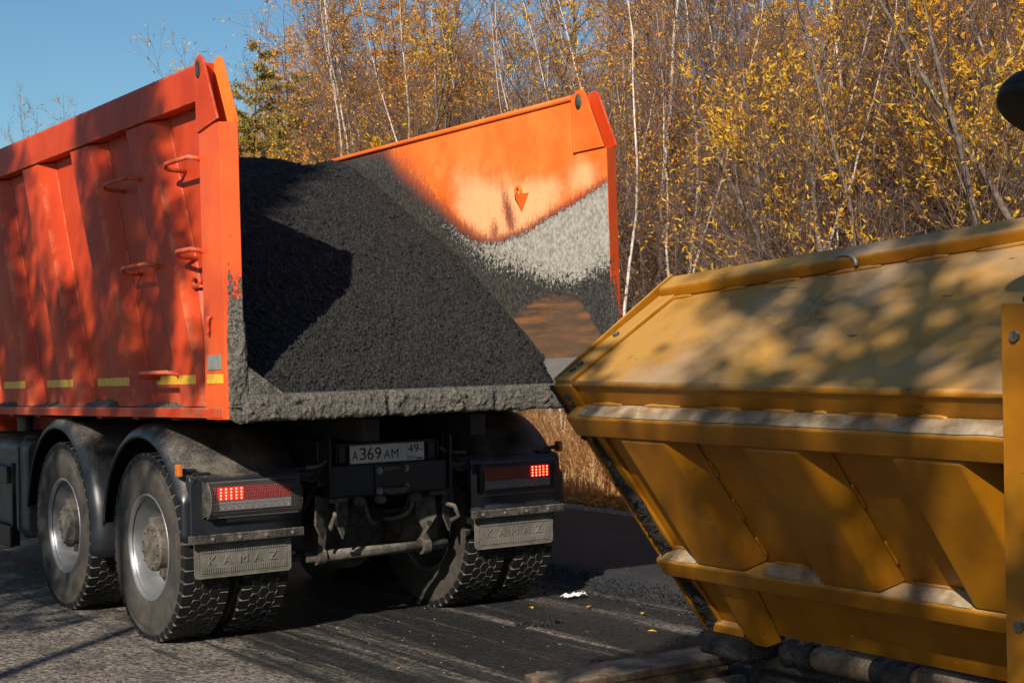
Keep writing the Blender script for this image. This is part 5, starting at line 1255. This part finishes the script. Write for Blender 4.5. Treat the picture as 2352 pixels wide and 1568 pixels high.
    # ---- trees on the near side of the road (out of the picture); their shade dapples lorry and paver
    for k, (q, D, H, rad, ncl, lv, lb, t0) in enumerate(SHADE):
        o = make_clumpy(500+k, H, rad, ncl, lv, t0); place(o, -.629*q-.777*D, .777*q-.629*D, 0, 1., lb+' on the near verge throwing dappled shade over the machines', 'trees on the near verge', 0, 0)
    # larches added out of view behind the camera to close off the low sky
    c = 0
    while c < 60:
        a = r.uniform(math.radians(160), math.radians(330)); D = r.uniform(19, 34); x, y = -1+D*math.cos(a), -2+D*math.sin(a)
        q = -.629*x+.777*y; sd_ = .777*x+.629*y
        if x > -9 and y > -22: continue
        if -7 < q < 6 and sd_ < 0 and D < 27: continue
        i = int(r.integers(3)); place(larch[i], x, y, r.uniform(0, 6.28), r.uniform(.7, 1.0), 'unseen golden larch added behind the camera to close off the low sky', 'unseen larches added on the near side of the road', 0, 0); c += 1
def make_clumpy(seed, H, rad, ncl, leaves, t0=.25):
    r = np.random.default_rng(seed); root = thing('aspen_tree', '', 'tree'); tr, cr = Tubes(), Tubes()
    T = path(r, (0, 0, -.1), (0, 0, 1), H, 12, .04, .05); tr.add(T, .010*H*np.linspace(1, .1, 13), 8); P = []; Dn = []
    for i in range(ncl):
        t = t0+(1-t0)*r.random(); p, d = at(T, t); w = rad*min(1, 2.6*(1.02-t))
        B = path(r, p, side_dir(r, d, r.uniform(.6, 1.2)), w*r.random()**.5+.15, 4, .10, .08); cr.add(B, np.linspace(.022, .006, 5), 4)
        n = int(r.uniform(30, 110)); sz = r.uniform(.07, .18)
        P.append(B[-1]+r.normal(size=(n, 3))*np.array([sz*.6, sz*.6, sz*1.1])); Dn.append(r.normal(size=(n, 3))*np.array([1, 1, .7])-np.array([0, 0, .4]))
    P = np.concatenate(P); Dn = np.concatenate(Dn); n = len(P); V, Q = leafset(P, Dn, r.uniform(.07, .11, n), r.uniform(.05, .075, n), r)
    tr.build('trunk', M['bark'], root); b = cr.build('crown', M['twig'], root); npmesh('foliage', V, Q, M[leaves], b); return root
SHADE = [(2.6, 9.5, 9.6, 1.35, 200, 'yellow_leaves', 'broad yellow tree', .42), (1.0, 10.0, 9.9, 1.15, 125, 'orange_leaves', 'slim orange tree', .60), (4.2, 10.0, 9.6, 1.3, 140, 'lime_leaves', 'lime coloured tree', .3),
         (-3.1, 12.9, 10.4, 1.35, 100, 'yellow_leaves', 'bushy yellow tree', .45), (-4.7, 13.4, 10.2, 1.1, 32, 'orange_leaves', 'round orange tree', .45), (-1.7, 10, 5.8, .9, 36, 'lime_leaves', 'small lime coloured tree', .5)]
forest()
def order_labels(group, text):
    v = []
    for o in bpy.data.objects:
        if o.get('group') == group and o.parent is None: v.append((project(o.location.x, o.location.y, 3.)[0], o.name, o))
    v.sort(key=lambda t: t[0]); W = 'first second third fourth fifth sixth seventh eighth ninth tenth eleventh twelfth thirteenth'.split()
    for k, t in enumerate(v[:13]): t[2]['label'] = text+', '+W[k]+' from the left'
order_labels('golden willows in the front row', 'front row willow hung with golden yellow leaves')
order_labels('white birch poles at the front of the wood', 'slim white birch pole at the very front of the wood')
# drop prototypes that were never placed
for o in [o for o in bpy.data.objects if o.type == 'EMPTY' and o.parent is None and o.name not in used and o.get('category') in ('tree', 'shrub') and not o.get('label')]:
    for c in list(o.children_recursive): bpy.data.objects.remove(c)
    bpy.data.objects.remove(o)
